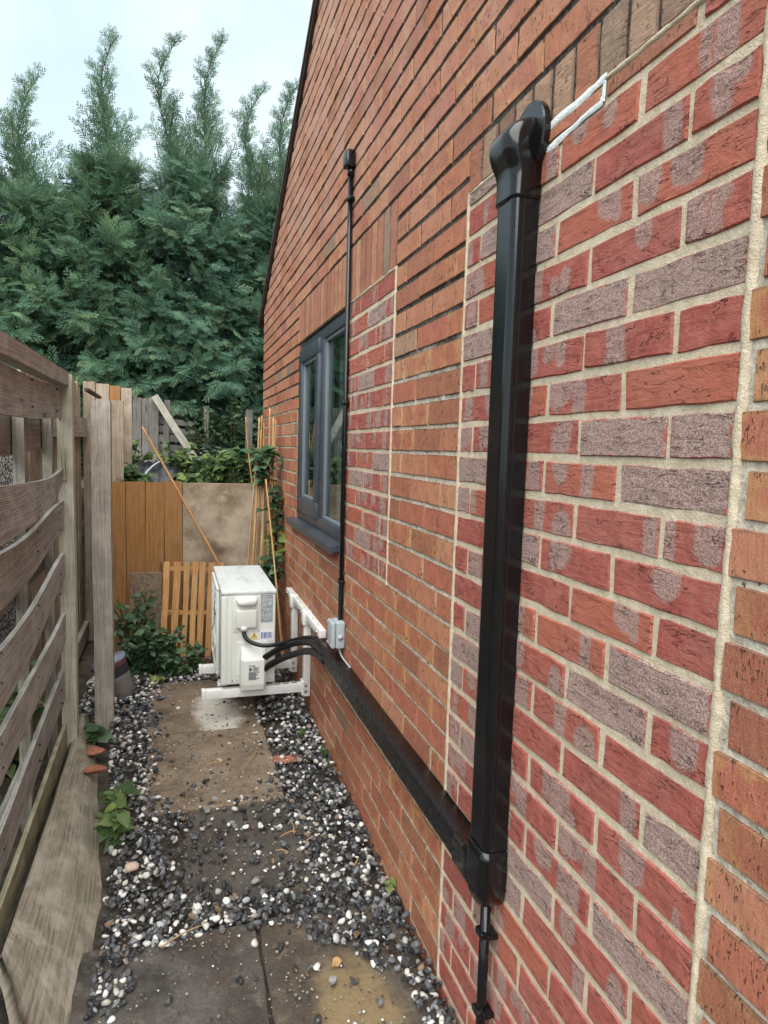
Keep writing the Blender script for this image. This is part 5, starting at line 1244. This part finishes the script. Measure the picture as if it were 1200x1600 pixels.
def conifer(label, x, y, zb, tops, R0, nbr, mat, seed, low=0.10, solid=0.64):
    """Plumes: every limb carries a cluster of twigs with sprays at its outer end, so that dark gaps stay between the plumes."""
    rd = random.Random(seed)
    tr = thing('conifer_tree', label, 'conifer', 'conifers behind the end of the path', loc=(x, y, zb))
    tm = MB(); br_mb = MB(); pos, dirs, nrm, sc, tint = [], [], [], [], []; slim = []
    def add(p, d, n_, s, bright):
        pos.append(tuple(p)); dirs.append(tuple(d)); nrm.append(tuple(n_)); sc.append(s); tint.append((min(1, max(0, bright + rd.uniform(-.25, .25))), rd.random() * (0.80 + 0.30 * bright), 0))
    for ti, (tx, ty, tz) in enumerate(tops):
        lean = 0.10 + 0.06 * rd.random()
        trunkp = spline([(x + 0.05 * ti, y, zb), (x + (tx - x) * 0.15, y + (ty - y) * 0.15, zb + (tz - zb) * 0.35), (x + (tx - x) * 0.7 - 0.03, y + (ty - y) * 0.7, zb + (tz - zb) * 0.70), (tx - lean * 0.9, ty, tz - 0.55), (tx - lean * 0.35, ty, tz - 0.20), (tx + 0.07, ty, tz)], 10)
        acc = [0.0]
        for p_, q_ in zip(trunkp, trunkp[1:]): acc.append(acc[-1] + (q_ - p_).length)
        ev = []
        for k in range(41):
            d_ = acc[-1] * k / 40; i_ = min(max(j_ for j_ in range(len(acc)) if acc[j_] <= d_ + 1e-9), len(acc) - 2); ev.append(trunkp[i_].lerp(trunkp[i_ + 1], (d_ - acc[i_]) / max(1e-6, acc[i_ + 1] - acc[i_])))
        trunkp = ev; nT = len(trunkp); tube(tm, trunkp, [0.085 * (1 - i / nT) ** 2.0 + 0.0032 for i in range(nT)], 7)
        at = lambda h: trunkp[int(h * (nT - 1))].lerp(trunkp[min(int(h * (nT - 1)) + 1, nT - 1)], h * (nT - 1) % 1)
        nb_ = nbr // len(tops)
        for k in range(nb_):
            h = low + (solid - low) * ((k + rd.random()) / nb_) ** 0.95
            o = at(h)
            az = rd.uniform(0, 2 * math.pi) if rd.random() < 0.25 else rd.uniform(math.pi * 0.95, 2.05 * math.pi)     # more on the open side
            R = R0 * max(0.03, 1 - h / (solid + 0.10)) ** 0.72 * rd.uniform(0.60, 1.15) + 0.12
            el0 = math.radians(20 + 32 * (h / solid) ** 1.4 + rd.uniform(-12, 12)); out = Vector((math.cos(az), math.sin(az), 0))
            nseg = max(4, int(R / 0.09)); pts = [Vector(o)]; d = out * math.cos(el0) + Vector((0, 0, math.sin(el0))); p = Vector(o); droop = 0.75 * (1 - h / solid) + 0.15
            for q in range(nseg):
                t = (q + 1) / nseg; p = p + Vector((d.x, d.y, d.z + 0.18 * t - droop * max(0, t - 0.5) * 1.6)).normalized() * (R / nseg); pts.append(Vector(p))
            tube(br_mb, pts, [0.009 * (1 - q / (nseg + 1)) + 0.002 for q in range(nseg + 1)], 4)
            dirn = (pts[-1] - pts[-3]).normalized(); side = dirn.cross(Vector((0, 0, 1))).normalized()
            ntw = max(5, int(4 + R * 6)); bright0 = rd.uniform(-0.15, 0.15)
            for q in range(ntw):
                t = 0.30 + 0.70 * (q + rd.random() * 0.5) / ntw; f = min(t, 0.999) * (len(pts) - 1); p0 = pts[int(f)].lerp(pts[int(f) + 1], f % 1)
                s = 1 if q % 2 else -1; ang = rd.uniform(0.35, 0.95) * (1.15 - 0.6 * t)
                v = (dirn * math.cos(ang) + side * s * math.sin(ang) + Vector((0, 0, rd.uniform(-0.55, 0.50)))).normalized()
                tl = (0.30 - 0.12 * t) * rd.uniform(0.7, 1.2) * (0.75 + 0.25 * (1 - h / solid))
                up = Vector((0, 0, 0.55)) + out * rd.uniform(0.3, 1.3) + side * s * rd.uniform(-.1, .6); sd_ = v.cross(up).normalized()
                for g_ in range(4):
                    u = (0.10, 0.35, 0.60, 0.82)[g_]; s2 = 1 if (g_ + q) % 2 else -1; aa = (0.75, 0.65, 0.5, 0.1)[g_] * rd.uniform(0.6, 1.2)
                    w = v * math.cos(aa) + sd_ * s2 * math.sin(aa) + Vector((0, 0, -0.25 * u + rd.uniform(-.2, .2)))
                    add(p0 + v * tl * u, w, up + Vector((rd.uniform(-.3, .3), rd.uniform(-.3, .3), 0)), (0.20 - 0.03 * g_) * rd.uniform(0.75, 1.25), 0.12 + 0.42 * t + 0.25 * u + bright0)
        for k in range(int(nb_ * 2.6)):          # dark filler sprays close to the stem, the crown's inner shade put into their tint
            h = low + (solid * 0.97 - low) * rd.random(); o = at(h); az = rd.uniform(0, 2 * math.pi); r = R0 * 0.62 * (1 - h / (solid + 0.05)) ** 0.6 * rd.random() ** 0.7
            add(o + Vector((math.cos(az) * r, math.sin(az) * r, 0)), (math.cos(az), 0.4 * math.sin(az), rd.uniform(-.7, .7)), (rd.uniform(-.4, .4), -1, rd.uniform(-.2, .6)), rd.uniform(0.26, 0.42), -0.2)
        # open leader: sparse rising shoots with sprays along both sides, shorter and shorter towards the arching tip
        nl = 66
        for q in range(nl):
            h = solid * 0.88 + (0.994 - solid * 0.88) * (q / nl); p = at(h); az = q * 2.4 + rd.uniform(-.4, .4); e = rd.uniform(0.30, 0.72)
            rel = (1 - h) / (1 - solid * 0.88); Ls = (0.08 + 1.00 * rel ** 1.5) * rd.uniform(0.40, 1.15) * (0.85 if len(tops) > 1 else 1.0)
            if rel < 0.8 and rd.random() < 0.15: continue
            v = Vector((math.cos(az) * math.sin(e), math.sin(az) * math.sin(e) * 0.8, math.cos(e))).normalized(); pts = [p, p + v * Ls * 0.5, p + (v + Vector((0.07, 0, 0.22))).normalized() * Ls]
            tube(br_mb, pts, [0.005, 0.0035, 0.0015], 4); sdv = v.cross(Vector((0.2, 1, 0.1))).normalized()
            m_ = max(2, int(Ls / 0.055))
            for g_ in range(m_):
                u = (g_ + 0.4) / m_; s2 = 1 if g_ % 2 else -1; aa = rd.uniform(0.40, 0.65)
                slim.append((tuple(pts[0].lerp(pts[2], u)), tuple(v * math.cos(aa) + sdv * s2 * math.sin(aa)), tuple(sdv.cross(v) + Vector((rd.uniform(-.5, .5), 0, 0))), (0.185 - 0.06 * u) * (0.62 + 0.38 * rel) * rd.uniform(0.8, 1.2), (rd.uniform(0.3, 0.9), rd.random(), 0)))
            slim.append((tuple(pts[0].lerp(pts[2], 0.75)), tuple(v), tuple(sdv.cross(v)), 0.15 * (0.62 + 0.38 * rel), (rd.uniform(0.5, 1.0), rd.random(), 0)))
    tpart(tm, 'trunk', M['bark'], tr, tr); tpart(br_mb, 'branches', M['bark'], tr, tr)['kind'] = 'stuff'
    V, F, T = place_fronds(pos, dirs, nrm, sc, tint, FT); V2, F2, T2 = place_fronds(*[list(c) for c in zip(*slim)], FT_SLIM)
    V, F, T = np.concatenate([V, V2]), np.concatenate([F, F2 + len(V)]), np.concatenate([T, T2])
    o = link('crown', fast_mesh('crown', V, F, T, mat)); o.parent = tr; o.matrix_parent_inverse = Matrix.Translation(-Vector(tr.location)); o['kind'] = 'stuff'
    return len(pos)
NF = 0
for spec in (
    ('feathery dark green conifer with the tallest pointed single leader, left of centre', -0.62, 7.6, 1.0, [(-0.60, 7.55, 5.50)], 1.18, 190, M['conifer'], 21),
    ('conifer forking into two wispy leaders, in the middle of the row', 0.13, 7.5, 1.0, [(-0.02, 7.5, 5.56), (0.42, 7.45, 5.60)], 1.15, 215, M['conifer_b'], 22),
    ('conifer with two arching tips closest to the brick gable', 0.95, 7.7, 1.0, [(0.86, 7.65, 5.30), (1.20, 7.6, 5.36)], 1.0, 190, M['conifer_b'], 23),
    ('shorter conifer with a slim tip at the left of the row', -1.45, 7.6, 1.0, [(-1.32, 7.55, 4.98)], 1.15, 160, M['conifer'], 24),
    ('conifer mostly cut off by the left edge behind the slatted fence', -2.2, 7.3, 1.0, [(-1.78, 7.3, 4.70)], 1.15, 115, M['conifer'], 25)):
    NF += conifer(*spec)
# dim evergreen hedge beyond the trees
pos, dirs, nrm, sc, tint = [], [], [], [], []
for k in range(2600):
    x, y, z = random.uniform(-4.2, 3.2), random.uniform(8.9, 9.8), 0.95 + 2.6 * random.random() ** 1.3
    pos.append((x, y, z)); dirs.append((random.uniform(-1, 1), random.uniform(-1.3, 0.1), random.uniform(-.4, .6))); nrm.append((0, -0.6, 1)); sc.append(random.uniform(0.28, 0.5)); tint.append((random.random() * 0.4, random.random() * 0.7, 0))
V, F, T = place_fronds(pos, dirs, nrm, sc, tint, FT_NARROW)
link('conifer_hedge', fast_mesh('conifer_hedge', V, F, T, M['conifer']), None, 'dim evergreen hedge filling the gaps low behind the conifers', 'hedge', kind='stuff')

# broad leaves
def leaf_mesh(name, mat, fold=0.25, pointed=0.5, curl=0.25, seed=0):
    rd = random.Random(seed); mb = MB(); n = 5; vs = []
    for k in range(n + 1):
        t = k / n; w = 0.36 * math.sin(math.pi * min(1, t ** (0.75) * 0.98 + 0.02)) * (1 - pointed * 0.35 * t); z = -curl * t * t
        if k in (0, n): w = 0.015
        vs += [(-w, t, z + fold * w), (0, t, z), (w, t, z + fold * w)]
    fs = [(k * 3 + j, k * 3 + j + 1, k * 3 + j + 4, k * 3 + j + 3) for k in range(n) for j in (0, 1)]
    mb.add(vs, fs, tint=(rd.random(), rd.random(), 0), smooth=True); return mb.mesh(name, mat)
LEAVES = {k: [leaf_mesh('leaf', M[k], random.uniform(.1, .4), random.uniform(0.2, 0.9), random.uniform(.05, .5), s) for s in range(8)] for k in ('leaf_dark', 'leaf_blue', 'leaf_mid', 'leaf_lime')}
def leaf_matrix(p, d, up, s):
    d = Vector(d).normalized(); x = d.cross(Vector(up)).normalized(); z = x.cross(d)
    return Matrix(((x.x * s, d.x * s, z.x * s, p[0]), (x.y * s, d.y * s, z.y * s, p[1]), (x.z * s, d.z * s, z.z * s, p[2]), (0, 0, 0, 1)))
def plant(name, label, cat, stems, leafkind, size, per, joined=False, alt=None, group=None, facing=(0, -0.5, 0.8)):
    """stems: polylines; leaves alternate along them. joined: the small leaves of a mass as one part."""
    root = thing(name, label, cat, group, loc=stems[0][0])
    inv = Matrix.Translation(-Vector(root.location)); sm_ = MB(); big = MB() if joined else None
    for st in stems:
        pts = spline(st, 5); tube(sm_, pts, [0.0045 * (1 - i / len(pts)) + 0.0016 for i in range(len(pts))], 5)
        for k in range(per):
            t = (0.12 + 0.88 * (k + random.random() * 0.6) / per); f = min(t, 0.999) * (len(pts) - 1); i = int(f); p = pts[i].lerp(pts[min(i + 1, len(pts) - 1)], f - i)
            az = random.uniform(0, 2 * math.pi); d = Vector((math.cos(az), math.sin(az) - 0.35, random.uniform(-0.45, 0.55)))
            up = Vector(facing) + Vector((random.uniform(-.5, .5), random.uniform(-.4, .4), random.uniform(-.2, .4)))
            kind = alt if alt and random.random() < 0.22 else leafkind; me = random.choice(LEAVES[kind]); s = size * random.uniform(0.6, 1.25)
            mw = leaf_matrix(p, d, up, s)
            if joined:
                co = [mw @ v.co for v in me.vertices]; big.add(co, [tuple(q.vertices) for q in me.polygons], tint=(random.random(), random.random(), 0), mi=1 if kind == alt else 0, smooth=True)
            else:
                o = link('leaf', me, root); o.matrix_parent_inverse = inv; o.matrix_basis = mw
    tpart(sm_, 'stems', M['stem'], root, root)
    if joined: tpart(big, 'foliage', [M[leafkind], M[alt or leafkind]], root, root)['kind'] = 'stuff'
    return root
def sprout(base, n, spread, height, lean=(0, 0)):
    out = []
    for k in range(n):
        a = random.uniform(0, 2 * math.pi); r = spread * random.uniform(0.2, 1.0); h = height * random.uniform(0.6, 1.05)
        e = Vector((base[0] + math.cos(a) * r + lean[0], base[1] + math.sin(a) * r * 0.8 + lean[1], base[2] + h)); b0 = Vector((base[0] + random.uniform(-.3, .3) * spread, base[1] + random.uniform(-.3, .3) * spread, base[2]))
        out.append([b0, b0.lerp(e, 0.5) + Vector((0, 0, 0.15 * h)), e])
    return out
plant('shrub', 'dense dark green shrub with oval leaves left of the pallet', 'shrub', sprout((-0.24, 4.30, 0.04), 17, 0.17, 0.50) + sprout((-0.06, 4.20, 0.04), 14, 0.14, 0.30), 'leaf_dark', 0.060, 9, alt='leaf_blue')
plant('shrub', 'rounded mass of small bluish green leaves spilling onto the gravel by the bucket', 'shrub', sprout((-0.20, 4.20, 0.03), 24, 0.17, 0.34) + sprout((-0.02, 4.14, 0.03), 12, 0.12, 0.18), 'leaf_dark', 0.052, 11, joined=True, alt='leaf_blue')
plant('shrub', 'low bushy green shrub at the foot of the pallet beside the unit', 'shrub', sprout((0.12, 4.24, 0.04), 10, 0.14, 0.17) + sprout((0.03, 4.12, 0.04), 5, 0.08, 0.08), 'leaf_dark', 0.042, 8, alt='leaf_mid')
plant('shrub', 'dark low shrub in the shade under the air conditioning unit', 'shrub', sprout((0.45, 4.25, 0.04), 10, 0.15, 0.26), 'leaf_dark', 0.05, 7)
plant('weed', 'small lime green weed clump at the edge of the dark shrub', 'weed', sprout((-0.10, 4.02, 0.05), 7, 0.07, 0.06), 'leaf_lime', 0.032, 6)
plant('weed', 'leafy bright green plant growing beside the leaning gravel board', 'weed', sprout((-0.205, 2.48, 0.02), 7, 0.055, 0.13) + sprout((-0.215, 2.70, 0.03), 6, 0.05, 0.08), 'leaf_mid', 0.060, 6, alt='leaf_lime', facing=(0.2, -0.3, 1.0))
plant('weed', 'single broad round leaved plant at the post foot', 'weed', sprout((-0.355, 3.30, 0.06), 4, 0.035, 0.06), 'leaf_dark', 0.085, 3, facing=(0.1, -0.3, 1.0))
for (x, y, l, kd) in ((0.655, 2.86, 'small weed at the wall foot under the trunking, farther of two', 'leaf_mid'), (0.672, 1.94, 'pale green seedling at the wall foot near the blocked doorway', 'leaf_lime'), (0.60, 3.10, 'tiny weed in the gravel by the bracket', 'leaf_mid')):
    plant('weed', l, 'weed', sprout((x, y, gz(y) + 0.02), 4, 0.025, 0.055), kd, 0.024, 4)
# beyond the slatted fence
plant('bramble', 'green bramble seen low through the gaps of the slatted fence', 'bramble', sprout((-0.72, 2.7, 0.0), 18, 0.20, 0.62) + sprout((-0.72, 3.15, 0.0), 12, 0.18, 0.5) + sprout((-0.72, 2.15, 0.0), 12, 0.2, 0.45), 'leaf_mid', 0.07, 9, joined=True, alt='leaf_dark')
# raised bed planting
for i, (x, y, n, sp, h, kd, alt, l) in enumerate((
        (-0.26, 4.82, 15, 0.16, 0.18, 'leaf_mid', 'leaf_dark', 'bed plant trailing over the orange panel below the black sheeting'),
        (-0.30, 5.42, 10, 0.16, 0.36, 'leaf_mid', 'leaf_lime', 'yellowish bed plant behind the black sheeting'),
        (0.02, 5.30, 14, 0.15, 0.36, 'leaf_mid', 'leaf_lime', 'fresh green bushy bed plant right of the sheeting, under the fallen plank'),
        (0.10, 4.86, 10, 0.13, 0.14, 'leaf_mid', 'leaf_lime', 'low bed plant with a yellow leaf at the joint of panel and plywood'),
        (0.30, 5.10, 18, 0.18, 0.30, 'leaf_mid', 'leaf_lime', 'broad leafy bed plant above the middle of the plywood'),
        (0.50, 5.05, 16, 0.15, 0.33, 'leaf_mid', 'leaf_dark', 'bed plant above the plywood nearest the canes'),
        (0.33, 5.50, 14, 0.25, 0.34, 'leaf_dark', 'leaf_mid', 'darker bed plant in the second row near the broken fence'))):
    plant('bed_plant', l, 'plant', sprout((x, y, 1.12), n, sp, h), kd, 0.065, 11, joined=True, alt=alt, group='plants in the raised bed')
plant('shrub', 'dim shrub half hiding the end of the broken fence', 'shrub', sprout((0.24, 6.4, 1.1), 14, 0.2, 0.75), 'leaf_dark', 0.07, 12, joined=True)
plant('shrub', 'dark shrub in deep shade below the conifer nearest the gable', 'shrub', sprout((0.60, 6.6, 1.1), 20, 0.3, 0.85), 'leaf_dark', 0.07, 12, joined=True)
# climbers on the canes and the house corner
plant('climber', 'bluish green climber leaves high on the bamboo bundle', 'climber', sprout((0.56, 4.50, 1.20), 13, 0.11, 0.28), 'leaf_blue', 0.075, 7, alt='leaf_mid')
plant('climber', 'dark climber strand hanging between canes and house wall', 'climber', [[(0.655, 4.42, 1.20), (0.66, 4.40, 1.05), (0.650, 4.38, 0.90)], [(0.63, 4.42, 1.14), (0.60, 4.40, 1.08), (0.55, 4.38, 1.05)], [(0.665, 4.45, 1.22), (0.64, 4.42, 1.1), (0.665, 4.4, 0.92)]], 'leaf_dark', 0.072, 13)
plant('climber', 'lime yellow climber leaves on the canes beside the window sill', 'climber', [[(0.60, 4.36, 0.74), (0.60, 4.35, 0.84), (0.58, 4.34, 0.92)], [(0.63, 4.37, 0.72), (0.65, 4.36, 0.80), (0.655, 4.35, 0.91)]], 'leaf_lime', 0.088, 7)
plant('climber', 'low dark climber leaves behind the top of the unit', 'climber', sprout((0.60, 4.30, 0.40), 12, 0.09, 0.36), 'leaf_dark', 0.07, 8, alt='leaf_blue')
